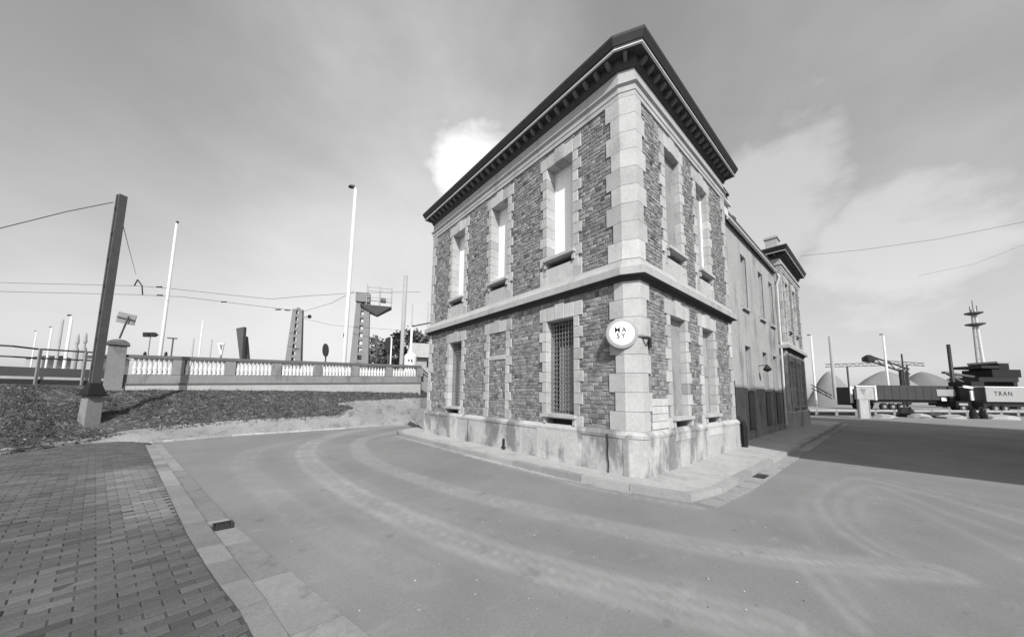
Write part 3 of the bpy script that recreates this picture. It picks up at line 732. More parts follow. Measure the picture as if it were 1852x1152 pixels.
# wall lamp on the wing
mb = MB(); mb.bar((10.45, .25, 2.98), (10.45, -.02, 3.0), .03); mb.lathe((10.45, -.05, 2.72), [(.02, 0), (.12, .05), (.15, .12), (.05, .26), (.02, .3)], 10)
lm = mb.build('wall_lamp', M_iron); tag(lm, 'small dark bracket lamp on the rendered wing between its street windows', 'lamp')
# rainwater pipe at the joint
pr = empty('drainpipe', (6.1, -.02, .12), 'long rainwater pipe at the end of the near block with a thick black boot', 'pipe')
mb = MB(); mb.tube([(6.09, .1, 8.6), (6.09, .07, 8.3), (6.09, .07, 2.35)], .035, 8); mb.build('upper_pipe', M_iron, pr)
mb = MB(); mb.tube([(6.17, .12, 2.9), (6.17, .12, 1.95)], .05, 8); mb.build('white_sleeve', M_white, pr)
mb = MB(); mb.tube([(6.12, .06, 2.2), (6.12, .06, 1.1), (6.13, -.0, 1.02), (6.2, -.13, .9), (6.22, -.17, .75), (6.22, -.17, .12)], .085, 10); mb.build('boot', M_black, pr)

# far block --------------------------------------------------
far_path = [(20.2, 9.25), (14.92, 9.25), (14.92, 0), (20.2, 0)]
FLF = Face('L', 14.92); 
winsF = [(15.78, 16.52, 'boarded', 'dark'), (17.8, 18.56, 'boarded', 'dark')]
pavilion(far_path, [(RF, 14.92, 20.2, winsF, .2, .1)], False)
end_quoins(RF, 20.23, -1); end_quoins(RF, 14.89, 1)
mb = MB(); mb.box(15.3, 20.1, .4, 9.2, .1, 9.45); bld(mb, 'core', M_mort)
mb = MB(); mb.box(14.94, 15.2, .0, 9.2, .1, 9.0); bld(mb, 'wall', M_frieze); mb = MB(); mb.box(19.9, 20.18, .02, 9.2, .1, 9.0); bld(mb, 'wall', M_frieze)
mb = MB(); mb.box(16.2, 16.95, .25, .78, 9.6, 10.75); mb.box(16.15, 17.0, .2, .83, 10.6, 10.7); bld(mb, 'chimney', M_frieze)

# write rubble: 300 largest as parts, rest as one part
rubs = sorted(near_rub + rub_list, key=lambda t: -t[0])
for s_, vs, fs, tone in rubs[:300]:
    m_ = MB(); m_.add(vs, fs, tone); bld(m_, 'rubble_block', M_rub)
m_ = MB()
for s_, vs, fs, tone in rubs[300:]: m_.add(vs, fs, tone)
bld(m_, 'small_rubble', M_rub, kind='stuff')

# round sign on its bracket ---------------------------------
sp = np.array([-.62, -.02, 2.72])
q = pt(1124, 604, 1.0) - CAM; 
tt = 6.55; sp = CAM + q * tt
nrm = Vector(-(q)).normalized(); nrm = Vector((-.80, -.60, 0)).normalized()
sroot = empty('round_sign', (.15, -.03, 2.72), 'round white illuminated sign lettered MA SY on an iron arm at the building corner', 'sign')
sx = Vector((0, 0, 1)).cross(nrm).normalized(); sz = Vector((0, 0, 1)); sc = Vector(sp)
rad = .318
def disc(r0, prof, m, name, par, n=40):
    m_ = MB(); vs = []; 
    for r, o in prof:
        for k in range(n):
            a = 2 * math.pi * k / n; vs.append(sc + sx * (r * math.cos(a)) + sz * (r * math.sin(a)) + nrm * o)
    fs = [(i * n + k, i * n + (k + 1) % n, (i + 1) * n + (k + 1) % n, (i + 1) * n + k) for i in range(len(prof) - 1) for k in range(n)]
    fs += [tuple(range(n)), tuple((len(prof) - 1) * n + k for k in range(n - 1, -1, -1))]
    m_.add(vs, fs); return m_.build(name, m, par)
disc(0, [(rad - .03, -.075), (rad, -.06), (rad, .055), (rad - .01, .065), (rad - .045, .07)], M_trail_s := mat('sign_rim', .3, rough=.5), 'rim', sroot)
face = disc(0, [(rad - .07, .06), (rad - .07, .078), (rad - .1, .088), (0.02, .096)], M_blind, 'face', sroot)
arm_w = Vector((.42, -.035, 2.80)); 
m_ = MB(); m_.tube([arm_w, Vector((.2, -.16, 2.84)), sc + nrm * -.02 + Vector((.05, -.02, -.02))], .03, 8); m_.tube([Vector((.42, -.035, 2.78)), Vector((.22, -.15, 2.83))], .02, 6); m_.box(.37, .47, -.07, -.025, 2.68, 2.9); m_.build('arm', M_iron, sroot)
def text_mesh(txt, size, origin, xd, yd, m, name, par, th=.002):
    cu = bpy.data.curves.new(name, 'FONT'); cu.body = txt; cu.size = size; cu.align_x = 'CENTER'; cu.align_y = 'CENTER'; cu.extrude = th; cu.space_character = 1.25; cu.offset = size * .008
    t = bpy.data.objects.new(name, cu); COL.objects.link(t)
    bpy.context.view_layer.update()
    me = bpy.data.meshes.new_from_object(t.evaluated_get(bpy.context.evaluated_depsgraph_get())); bpy.data.objects.remove(t)
    xd = Vector(xd).normalized(); yd = Vector(yd).normalized(); zd = xd.cross(yd)
    Mx = Matrix(((xd.x, yd.x, zd.x, origin[0]), (xd.y, yd.y, zd.y, origin[1]), (xd.z, yd.z, zd.z, origin[2]), (0, 0, 0, 1)))
    me.transform(Mx); me.materials.clear(); me.materials.append(m)
    o = bpy.data.objects.new(name, me); COL.objects.link(o)
    if par: attach(o, par)
    return o
to = sc + nrm * .099
text_mesh('MA·', .15, to + sz * .065 - sx * .0, sx, sz, M_ink, 'lettering', sroot)
text_mesh('SY', .15, to - sz * .055 - sx * .02, sx, sz, M_ink, 'lettering', sroot)

# small pale lamp standing in the first side-street window
p_ = np.array([1.72, .16, 1.22])
mb = MB(); mb.lathe(p_, [(.05, 0), (.055, .05), (.02, .09), (.045, .12), (.05, .17), (.02, .21)], 10)
tag(smooth(mb.build('white_ornament', M_white)), 'small white ornament standing on the sill of the cement-filled side window', 'ornament')

# ------------------------------------------------------------------ embankment up to the bridge ramp
# columns: (u of column, road edge v, grass foot (v,d), top (v,d))
cols = [(-420, 900, (880, 6.2), (690, 9.3)), (-160, 850, (838, 7.1), (692, 10.1)), (20, 822, (818, 8.4), (694, 11.0)), (90, 812, (808, 9.2), (697, 11.7)), (152, 805, (800, 9.95), (704, 12.3)),
        (215, 800, (785, 10.6), (706, 13.0)), (300, 800, (775, 11.6), (705, 13.75)), (436, 787, (763, 12.9), (706, 14.9)),
        (549, 780, (757, 14.3), (707, 16.2)), (640, 774, (751, 15.8), (707, 17.5)), (700, 770, (749, 17.2), (706, 18.4)), (757, 768, (748, 18.6), (705, 19.3)), (800, 768, (748, 20.5), (705, 21.5)), (880, 768, (746, 26), (712, 30))]
U = np.array([c[0] for c in cols], float)
def ci(get, u): return np.interp(u, U, [get(c) for c in cols])
us = np.concatenate([np.linspace(-420, 0, 30), np.linspace(8, 880, 170)])
NR1, NR2 = 5, 22
V = []; bankmat = []
for u in us:
    a = gr(u, ci(lambda c: c[1], u)); b = pt(u, ci(lambda c: c[2][0], u), ci(lambda c: c[2][1], u)); c_ = pt(u, ci(lambda c: c[3][0], u), ci(lambda c: c[3][1], u))
    a[2] = -.02
    for i in range(NR1): V.append(a + (b - a) * i / NR1)
    for i in range(NR2 + 1):
        t = i / NR2; p = b + (c_ - b) * t
        nzv = mnoise.fractal(Vector((p[0] * 1.6, p[1] * 1.6, 3)), .8, 2.2, 4) * .09 * min(1, 4 * t * (1 - t) + .15)
        if u > 622: nzv *= .35
        p[2] += nzv + .10 * math.sin(math.pi * t); V.append(p)
    # flat top behind, under the bridge deck
    e = c_ + FW * 3.0; e[2] = c_[2]; V.append(e)
NRW = NR1 + NR2 + 2; F_ = []; mi = []
for i in range(len(us) - 1):
    for j in range(NRW - 1):
        F_.append((i * NRW + j, (i + 1) * NRW + j, (i + 1) * NRW + j + 1, i * NRW + j + 1))
        edge = (622 + 14 * math.sin(j * .8) if j < NR1 + 10 else (640 + (j - NR1 - 10) * 45)) if j > NR1 else 0
        mi.append(0 if (j >= NR1 and (us[i] < edge)) else 1)
mb = MB(); mb.add(V, F_); mb.mi = mi; bank = structure(mb.build('embankment', [M_bank, M_grav])); smooth(bank)
VA = np.array(V).reshape(len(us), NRW, 3)
def bankpt(fi, fj):
    i, j = int(fi), int(fj); a, b = fi - i, fj - j
    i = min(i, len(us) - 2); j = min(j, NRW - 2)
    return (VA[i, j] * (1 - a) * (1 - b) + VA[i + 1, j] * a * (1 - b) + VA[i, j + 1] * (1 - a) * b + VA[i + 1, j + 1] * a * b)
mt = MB(); mp_ = MB()
for k in range(15000):
    fi = random.uniform(0, len(us) - 2); fj = NR1 - .6 + (NR2 + .4) * random.random()
    jj_ = fj - NR1
    if us[int(fi)] > (632 if jj_ < 10 else 640 + (jj_ - 10) * 45) + random.gauss(0, 9): continue
    p = bankpt(fi, fj); dn = mnoise.noise(Vector((p[0] * .9, p[1] * .9, 9)))
    if dn < -.25 + random.uniform(-.2, .2): continue
    h = random.uniform(.025, .085) * (1.3 if dn > .1 else 1); tone = max(.4, random.gauss(1.1 + dn * .8, .4))
    for q in range(3):
        a = random.uniform(0, 6.28); w = random.uniform(.006, .018); dx, dy = math.cos(a) * w, math.sin(a) * w; lx, ly = random.gauss(0, .05), random.gauss(0, .05)
        mt.add([(p[0] - dx, p[1] - dy, p[2] - .02), (p[0] + dx, p[1] + dy, p[2] - .02), (p[0] + lx, p[1] + ly, p[2] + h)], [(0, 1, 2)], tone)
for k in range(3800):
    fi = random.uniform(0, len(us) - 2); fj = random.uniform(0, NR1 + NR2 - 1)
    p = bankpt(fi, fj); s_ = random.uniform(.012, .04) * (1 if fj > NR1 else .6); tone = max(.4, random.gauss(1.0, .45))
    if fj < NR1 and random.random() < .6: continue
    vs = [(p[0] + random.uniform(.5, 1.1) * s_ * dx, p[1] + random.uniform(.5, 1.1) * s_ * dy, p[2] + random.uniform(.4, .8) * s_ * dz) for dx, dy, dz in ((1, 0, 0), (0, 1, 0), (-1, 0, 0), (0, -1, 0), (0, 0, 1))] 
    mp_.add(vs, [(0, 1, 4), (1, 2, 4), (2, 3, 4), (3, 0, 4)], tone)
o = mt.build('grass_tufts', M_tuft, kind='stuff'); o = tag(o, 'dry grass and weeds growing over the embankment', 'grass')
o = mp_.build('loose_stones', M_peb, kind='stuff'); tag(o, 'loose stones and litter scattered over the bank and its gravel foot', 'stones')

# pale kerb edging between the asphalt and the gravel foot of the bank
ed = [gr(u, np.interp(u, [269, 285, 436, 549, 640, 719, 760], [802, 800, 787, 780, 774, 768, 767])) for u in np.linspace(272, 750, 24)]
er = empty('verge_kerb', tuple(ed[0][:2]) + (0,), 'line of pale kerb stones between the asphalt and the gravel foot of the embankment', 'kerb')
for a, b in zip(ed, ed[1:]):
    a = Vector(a[:2]); b = Vector(b[:2]); d = (b - a).normalized(); o = Vector((d.y, -d.x)); a2, b2 = a + d * .01, b - d * .01
    m_ = MB(); m_.prism([(p.x, p.y) for p in (a2 + o * .07, b2 + o * .07, b2 - o * .07, a2 - o * .07)], -.05, .045 + random.uniform(-.008, .008), random.uniform(1.1, 1.6)); m_.build('kerb_stone', M_kerb, er)
# dark kerb of the apron against the bank
ed = [Vector(gr(u, v)[:2]) for u, v in ((-160, 840), (20, 821), (60, 815), (100, 809), (152, 803), (180, 798), (205, 790))]
er = empty('dark_kerb', (ed[0].x, ed[0].y, 0), 'dark low kerb along the far edge of the brick paving under the bank', 'kerb')
for a, b in zip(ed, ed[1:]):
    d = (b - a).normalized(); o = Vector((d.y, -d.x)); a2, b2 = a + d * .01, b - d * .01
    m_ = MB(); m_.prism([(p.x, p.y) for p in (a2 + o * .06, b2 + o * .06, b2 - o * .06, a2 - o * .06)], -.05, .12, .5); m_.build('kerb_stone', M_kerb, er)

mp_ = MB(); rnd5 = random.Random(5)
for k in range(180):
    u = rnd5.uniform(450, 1500); v = rnd5.uniform(800, 1120); g5 = gr(u, v)
    if g5[0] > xat(Lr, g5[1]) + .05 and not (g5[0] > -1.1 and g5[1] > -1.3):
        sz5 = rnd5.uniform(.004, .011) * (1.6 if rnd5.random() < .06 else 1); a5 = rnd5.uniform(0, 6)
        vs = [(g5[0] + sz5 * math.cos(a5 + q * 1.57) * rnd5.uniform(.6, 1.4), g5[1] + sz5 * math.sin(a5 + q * 1.57) * rnd5.uniform(.6, 1.4), .002) for q in range(4)] + [(g5[0], g5[1], .004 + sz5 * .8)]
        mp_.add(vs, [(0, 1, 4), (1, 2, 4), (2, 3, 4), (3, 0, 4)], rnd5.uniform(.5, 2.2))
tag(mp_.build('road_grit', M_peb, kind='stuff'), 'small pale grit and litter scattered over the asphalt', 'grit')

# ------------------------------------------------------------------ balustrade of the bridge ramp
def station(i):              # pier stations along the ramp
    d = 14 * (1 + .0627 * i); u = (319 + 120.5 * i) / (1 + .0627 * i)
    p = pt(u, 705, d); zb = 1.98 + (2.3 - 1.98) * i / 6; zt = 3.14 + .18 * i / 6
    return Vector((p[0], p[1], 0)), zb, zt
i0, i1 = -.92, 6.05
A_, zb0, zt0 = station(i0); B_, zb1, zt1 = station(i1)
dirv = (B_ - A_).normalized(); perp = Vector((dirv.y, -dirv.x, 0))   # towards the road
BAL = empty('balustrade', (A_.x, A_.y, 1.7), 'concrete bridge balustrade with white balusters and a dark coping along the ramp', 'balustrade')
def strip_box(mb, ia, ib, off0, off1, za, zb_, tone=1.0, gap=0):
    pa, ba, ta = station(ia); pb, bb, tb = station(ib)
    d = (pb - pa).normalized(); pa = pa + d * gap; pb = pb - d * gap
    fa = (ba, ta - ba); fb = (bb, tb - bb)
    def z(f, k): return f[0] + k if abs(k) < 5 else f[0]
    vs = []
    for zz_ in (za, zb_):
        for p, base, top in ((pa, ba, ta), (pb, bb, tb)):
            for off in (off0, off1):
                zval = (base + zz_[1]) if zz_[0] == 'b' else (top + zz_[1])
                vs.append((p.x + perp.x * off, p.y + perp.y * off, zval))
    mb.add(vs, [(0, 2, 3, 1), (4, 5, 7, 6), (0, 4, 6, 2), (1, 3, 7, 5), (0, 1, 5, 4), (2, 6, 7, 3)], tone)
mb = MB(); strip_box(mb, i0, i1, -.35, .14, ('b', -.06), ('b', .0)); mb.build('ledge', M_coping, BAL)
mb = MB(); strip_box(mb, i0, i1, -.35, .10, ('b', -.75), ('b', -.06)); mb.build('footing', M_ledge, BAL)
mb = MB(); strip_box(mb, i0, i1, -.14, .08, ('b', 0), ('b', .36)); mb.build('base_wall', M_conc, BAL)
mb = MB(); strip_box(mb, i0, i1, -.17, .13, ('t', -.13), ('t', 0)); cp = mb.build('coping', M_coping, BAL)
for i in range(0, 7):
    mb = MB(); strip_box(mb, i - .11, i + .11, -.15, .10, ('b', .36), ('t', -.13)); mb.build('pier', M_conc, BAL)
bprof = [(.075, 0), (.075, .05), (.05, .07), (.085, .16), (.08, .22), (.045, .33), (.038, .42), (.06, .45), (.06, .47), (.075, .49)]
bal_me = None
edges = [-.86, 0, 1, 2, 3, 4, 5, 6]
for a, b in zip(edges, edges[1:]):
    ia = a + (.11 if a > -.5 else .05); ib = b - .11; n = 8 if a < -.5 else 9
    for k in range(n):
        p, zb_, zt_ = station(ia + (ib - ia) * (k + .5) / n)
        hh = (zt_ - .13) - (zb_ + .36)
        if bal_me is None:
            m_ = MB(); m_.lathe((0, 0, 0), bprof, 10); o = m_.build('baluster', M_bal); smooth(o); bal_me = o.data
        else:
            o = bpy.data.objects.new('baluster', bal_me); COL.objects.link(o)
        o.location = (p.x - perp.x * .02, p.y - perp.y * .02, zb_ + .36); o.scale = (1, 1, hh / .49)
        o.parent = BAL; o.matrix_parent_inverse = Matrix.Translation(-BAL.location)
    # pale splayed rear screen behind balusters
    mb = MB(); strip_box(mb, ia, ib, -.13, -.10, ('b', .36), ('b', .50)); mb.build('plinth_rail', M_bal, BAL)
# bridge deck behind
dk = []
for i in (-9, -.9, 6.05, 9): 
    p, b_, t_ = station(i) if i > -1 else (None, None, None)
    if p is not None: dk.append(p)
p0, p1, p2 = dk; bk = Vector((FW[0], FW[1], 0))
mb = MB(); mb.prism([(q.x, q.y) for q in (p0 - perp * .36, p1 - perp * .36, p1 + bk * 9, p0 + bk * 9)], 1.2, 2.02); structure(mb.build('ramp_deck', M_ledge))

# end pier
pc = pt(209, 660, 13.0); pr_ = empty('gate_pier', (pc[0], pc[1], 1.6), 'stout concrete end pier of the balustrade with a heavy moulded cap', 'pier', rz=math.atan2(dirv.y, dirv.x) + .35)
L_ = local(pr_)
zt_ = pt(212, 616, 13.0)[2] - 1.6
m_ = MB(); m_.box(-.24, .24, -.24, .24, -.2, zt_ - .2); L_(m_, 'shaft', M_conc)
m_ = MB(); m_.box(-.31, .31, -.31, .31, zt_ - .2, zt_ - .12); m_.box(-.28, .28, -.28, .28, zt_ - .119, zt_ - .06); L_(m_, 'cap', M_coping)
m_ = MB(); m_.lathe((0, 0, zt_ - .06), [(.25, 0), (.22, .06), (.14, .1), (.02, .12)], 16); L_(m_, 'cap_top', M_coping)
m_ = MB(); m_.box(-.29, .29, -.29, .29, -.2, .12); L_(m_, 'base', M_conc)
m_ = MB(); m_.box(-.26, .26, -.385, -.36, .3, zt_ - .4); m_.box(-.385, -.36, -.26, .26, .3, zt_ - .4); 
# leaning board sign seen from behind
b0 = pt(216, 612, 13.2); b1 = pt(233, 572, 13.2); rv = Vector((R[0][0], R[1][0], 0)).normalized()
sr = empty('road_sign', tuple(b0), 'leaning rectangular road sign seen from behind on its post above the end pier', 'sign')
m_ = MB(); m_.tube([b0, b1], .03, 8); m_.build('post', M_steelD, sr)
c4 = [pt(u, v, 13.28) for u, v in ((215, 563), (247, 571), (242, 589), (209, 582))]
m_ = MB(); fw3 = FW * .02
m_.add([tuple(c) for c in c4] + [tuple(c + fw3) for c in c4], [(0, 1, 2, 3), (7, 6, 5, 4), (0, 4, 5, 1), (1, 5, 6, 2), (2, 6, 7, 3), (3, 7, 4, 0)]); m_.build('board', M_steel, sr)
m_ = MB(); m_.bar(pt(211, 572, 13.24), pt(245, 580, 13.24), .035); m_.build('brace', M_steelD, sr)

# metal railing left of the pier
ra = [pt(u, v, d) for u, v, d in ((-120, 617, 10.4), (23, 626, 11.4), (66, 631, 11.9), (187, 638.5, 13.1))]
rb = [pt(u, v, d) for u, v, d in ((-120, 638, 10.4), (23, 645, 11.4), (66, 647.5, 11.9), (187, 653, 13.1))]
rr = empty('metal_railing', tuple(pt(66, 678, 11.9)), 'two-rail metal railing on the bridge edge left of the end pier', 'railing')
m_ = MB(); m_.tube(ra, .032, 8); m_.build('rail', M_iron, rr)
m_ = MB(); m_.tube(rb, .028, 8); m_.build('rail', M_iron, rr)
for u, d in ((-90, 10.6), (66, 11.9), (150, 12.7)):
    z1 = pt(u, np.interp(u, [-120, 187], [617, 638.5]), d)[2]; p = pt(u, 678, d)
    m_ = MB(); m_.bar((p[0], p[1], 1.65), (p[0], p[1], z1), .07, .05); m_.build('post', M_steel, rr)
ea = Vector(pt(-160, 680, 10.3)); eb = Vector(pt(190, 683, 13.25)); ea.z = eb.z = 0
m_ = MB(); d_ = (eb - ea).normalized(); o_ = Vector((d_.y, -d_.x, 0))
m_.prism([(q.x, q.y) for q in (ea + o_ * .1, eb + o_ * .1, eb - o_ * 6, ea - o_ * 6)], 1.2, 2.12); structure(m_.build('bridge_deck', M_ledge))
m_ = MB(); m_.prism([(q.x, q.y) for q in (ea + o_ * .16, eb + o_ * .16, eb + o_ * .102, ea + o_ * .102)], 1.86, 2.02); tag(m_.build('edge_beam', M_iron), 'dark steel edge beam of the bridge deck below the railing', 'beam')
m_ = MB(); m_.prism([(q.x, q.y) for q in (ea - o_ * 2.5, eb - o_ * 2.5, eb - o_ * 3.2, ea - o_ * 3.2)], 2.12, 2.55); tag(m_.build('dark_parapet', M_tarp), 'low dark parapet on the far side of the bridge deck behind the railing', 'parapet')

# stair wing wall between balustrade and building
wa = [pt(u, v, d) for u, v, d in ((758, 661, 19.35), (779, 682, 20.2), (790, 700, 20.6))]
rt_ = empty('stair_wall', (wa[0][0], wa[0][1], 0), 'sloping pale concrete stair wall at the end of the balustrade beside the building', 'wall')
m_ = MB(); f_ = FW * .25
top = [tuple(w) for w in wa]; bot = [(w[0], w[1], .0) for w in wa]
allp = top + bot + [tuple(np.array(t) + f_) for t in top] + [tuple(np.array(t) + f_) for t in bot]
m_.add(allp, [(0, 3, 4, 1), (1, 4, 5, 2), (6, 7, 10, 9), (7, 8, 11, 10), (0, 1, 7, 6), (1, 2, 8, 7), (0, 6, 9, 3), (2, 5, 11, 8)]); m_.build('wall', M_ledge, rt_)
m_ = MB(); m_.tube([pt(761, 664, 19.2), pt(776, 679, 19.9)], .03, 8); m_.build('handrail', M_iron, rt_)
# dark wedge of retaining wall just beyond the pavement
wg = [pt(u, v, d) for u, v, d in ((732, 740, 16.2), (790, 739, 14.4), (790, 792, 13.6), (770, 781, 13.9), (752, 764, 14.9))]
m_ = MB(); n_ = len(wg); wgb = [w + np.array([FW[0], FW[1], 0]) * .5 for w in wg]
m_.add([tuple(w) for w in wg] + [tuple(w) for w in wgb], [tuple(reversed(range(n_))), tuple(range(n_, 2 * n_))] + [(i, (i + 1) % n_, n_ + (i + 1) % n_, n_ + i) for i in range(n_)])
tag(m_.build('retaining_wall', M_conc), 'dark sloping retaining wall at the far end of the building by the pavement', 'wall')

# ------------------------------------------------------------------ catenary pole on its block, left
pb = pt(168, 712, 10.65); bb = pt(170, 756, 10.4); ztop = pt(214, 354, 10.65)[2]
cr = empty('catenary_pole', (pb[0], pb[1], bb[2] - .1), 'tall twin-channel steel pole leaning over the bank on a concrete block', 'pole', rz=RZ - .25)
L_ = local(cr); H_ = ztop - (bb[2] - .1); hb = pt(170, 716, 10.4)[2] - (bb[2] - .1)
def tapered(mb, w0, w1, d0, d1, z0, z1, tone=1, cx=0, cy=0):
    vs = [(cx + sx * w / 2, cy + sy * d / 2, z) for z, w, d in ((z0, w0, d0), (z1, w1, d1)) for sx, sy in ((-1, -1), (1, -1), (1, 1), (-1, 1))]
    mb.add(vs, [(3, 2, 1, 0), (4, 5, 6, 7), (0, 1, 5, 4), (1, 2, 6, 5), (2, 3, 7, 6), (3, 0, 4, 7)], tone)
m_ = MB(); tapered(m_, .4, .36, .36, .32, -.6, hb); L_(m_, 'concrete_block', M_conc)
m_ = MB(); tapered(m_, .5, .2, .42, .24, hb + .04, hb + .42); m_.box(-.29, .29, -.25, .25, hb, hb + .04); L_(m_, 'foot_gusset', M_black)
for sx_ in (-1, 1):
    m_ = MB(); x = sx_ * .068
    m_.box(x - .025, x + .025, -.1, .1, hb + .2, H_); m_.box(x - sx_ * .045, x - sx_ * .02, -.2, .2, hb + .2, H_ - .001) if 0 else None
    L_(m_, 'channel', M_steelD)
z = hb + .9
while z < H_ - .2:
    m_ = MB(); m_.box(-.05, .05, -.112, .112, z, z + .1); L_(m_, 'batten_plate', M_iron); z += .92
# ------------------------------------------------------------------ lamp columns and masts
def lamp(name, base, top, d, r0, r1, label, group=None, head=True, mtl=None, arm=.28, hd=1):
    b = pt(base[0], base[1], d); z1 = pt(top[0], top[1], d)[2]; z0 = min(b[2], 1.9 if d < 40 else 0)
    r = empty(name, (b[0], b[1], z0), label, 'lamp post' if head else 'pole', group, rz=RZ); l_ = local(r); Hh = z1 - z0
    m_ = MB(); m_.tube([(0, 0, -.5), (0, 0, Hh * .12), (0, 0, Hh)], r0, 12, r1); smooth(l_(m_, 'column', mtl or M_lampw))
    if head:
        s_ = -1 * hd; k = r0 / .16
        m_ = MB(); m_.tube([(0, 0, Hh), (s_ * .06 * k, 0, Hh + .12 * k), (s_ * arm * k, 0, Hh + .14 * k)], .04 * k, 8); l_(m_, 'arm', mtl or M_lampw)
        m_ = MB(); vs = [(s_ * arm * k + s_ * .22 * k * math.cos(a) * 1.0, .14 * k * math.sin(a), Hh + .10 * k) for a in [q * math.pi / 5 for q in range(10)]]
        vs2 = [(x * .96, y * .6, z + .14 * k) for x, y, z in vs]
        m_.add(vs + vs2, [tuple(range(9, -1, -1)), tuple(range(10, 20))] + [(i, (i + 1) % 10, 10 + (i + 1) % 10, 10 + i) for i in range(10)]); l_(m_, 'lamp_head', M_iron)
    return r
lamp('street_lamp', (290, 638), (317, 405), 21, .12, .07, 'white lamp column rising behind the balustrade, right of the steel pole', 'white lamp columns', hd=-.2)
lamp('street_lamp', (622, 655), (641, 342), 20, .16, .1, 'tallest white lamp column with a drop-shaped head, left of the lattice tower', 'white lamp columns', hd=1)
lamp('street_lamp', (360, 642), (367, 578), 40, .1, .07, 'thin short white column behind the balustrade between the two big lamp posts', head=False)
lamp('distant_pole', (347, 642), (348, 612), 40, .09, .08, 'short grey post just left of the thin white column', head=False, mtl=M_far)
lamp('distant_pole', (380, 642), (381, 614), 40, .09, .08, 'short grey post just right of the thin white column', head=False, mtl=M_far)
lamp('street_lamp', (57, 655), (61, 600), 55, .13, .08, 'leftmost of the faint distant lamp posts beyond the railing', 'distant lamps beyond the railing')
lamp('street_lamp', (84, 655), (90, 593), 52, .15, .1, 'second faint distant lamp post from the left beyond the railing', 'distant lamps beyond the railing')
lamp('street_lamp', (117, 655), (124, 573), 46, .22, .15, 'pale distant lamp post beside the grey mast beyond the railing', 'distant lamps beyond the railing')
lamp('distant_mast', (101, 655), (109, 578), 46, .2, .15, 'thick grey mast between two pale distant lamp posts', head=False, mtl=M_far)
lamp('telegraph_pole', (726, 655), (733, 499), 32, .2, .2, 'tall grey wooden pole standing in front of the trees', head=False, mtl=M_far)
lamp('distant_pole', (744, 600), (745, 548), 60, .12, .1, 'thin faint mast above the trees right of the wooden pole', head=False, mtl=M_far)
lamp('distant_pole', (771, 640), (773, 546), 60, .12, .1, 'thin faint mast close to the building edge above the trees', head=False, mtl=M_far)
lamp('street_lamp', (1474, 700), (1464, 608), 60, .22, .15, 'white lamp post beside the far end of the building above the sand heaps', 'white lamps over the sand heaps', hd=1)
lamp('street_lamp', (1607, 700), (1598, 607), 62, .22, .15, 'white lamp post standing above the middle of the dark trailer', 'white lamps over the sand heaps', hd=1)
lamp('distant_mast', (1511, 722), (1508, 608), 70, .34, .28, 'thick grey post in front of the left sand heap', head=False, mtl=M_far)
lamp('dark_post', (1725, 703), (1718, 623), 54, .28, .22, 'dark timber post rising behind the trailers', head=False, mtl=M_iron)
lamp('dark_post', (1636, 690), (1632, 640), 64, .16, .12, 'thin dark post beside the diagonal conveyor', head=False, mtl=M_iron)

# lattice masts (battened twin legs)
def lattice(name, ub, ut, vb, vt, d, w0, w1, label, mtl, platform=False):
    b = pt(ub, vb, d); z1 = pt(ut, vt, d)[2]; r = empty(name, (b[0], b[1], 1.5), label, 'tower' if platform else 'mast', rz=RZ + .35); l_ = local(r); Hh = z1 - 1.5
    for s_ in (-1, 1):
        m_ = MB(); vs = []
        for z, w in ((0, w0), (Hh, w1)):
            x0, x1 = sorted((s_ * w / 2, s_ * w * .12))
            vs += [(x0, -w * .3, z), (x1, -w * .3, z), (x1, w * .3, z), (x0, w * .3, z)]
        m_.add(vs, [(3, 2, 1, 0), (4, 5, 6, 7), (0, 1, 5, 4), (1, 2, 6, 5), (2, 3, 7, 6), (3, 0, 4, 7)]); l_(m_, 'leg', mtl)
    n = 12
    for i in range(n + 1):
        t = i / n; w = w0 + (w1 - w0) * t; z = Hh * t * .985
        m_ = MB(); m_.box(-w * .13, w * .13, -w * .24, w * .24, z, z + Hh / n * .42); l_(m_, 'batten', mtl)
    if platform:
        m_ = MB(); m_.box(-w1 * .55, w1 * .5, -w1 * .45, w1 * .45, Hh, Hh + 1.1); l_(m_, 'head', mtl)
        m_ = MB(); m_.add([(-.3, -.8, Hh - .35), (3.2, -.8, Hh - .35), (3.2, .8, Hh - .35), (-.3, .8, Hh - .35), (.3, -.5, Hh - 1.0), (1.6, -.5, Hh - 1.5), (1.6, .5, Hh - 1.5), (.3, .5, Hh - 1.0)],
              [(0, 1, 2, 3), (7, 6, 5, 4), (0, 4, 5, 1), (1, 5, 6, 2), (2, 6, 7, 3), (3, 7, 4, 0)]); l_(m_, 'platform', M_steelD)
        for x in (.4, 1.8, 3.15):
            for y in (-.75, .75):
                m_ = MB(); m_.box(x - .04, x + .04, y - .04, y + .04, Hh - .35, Hh + 2.2); l_(m_, 'railing_post', M_far)
        for y in (-.75, .75):
            for zz_ in (.9, 2.15):
                m_ = MB(); m_.box(.4, 3.15, y - .03, y + .03, Hh - .35 + zz_, Hh - .29 + zz_); l_(m_, 'rail', M_far)
        m_ = MB(); m_.box(1.9, 2.5, -.3, .3, Hh + .3, Hh + .8); l_(m_, 'floodlight', M_steelD)
    return r, l_, Hh
M_tower = mat('tower_concrete', .2, n1=(1.2, .2))
lattice('lookout_tower', 650, 664, 662, 548, 38, 2.2, 1.45, 'concrete tower with slotted shaft and a railed platform on its right side', M_tower, True)
r, l_, Hh = lattice('lattice_mast', 531, 540, 662, 560, 36, 1.75, .95, 'slotted concrete mast with a small lamp on a side bracket, above the balustrade', M_tower)
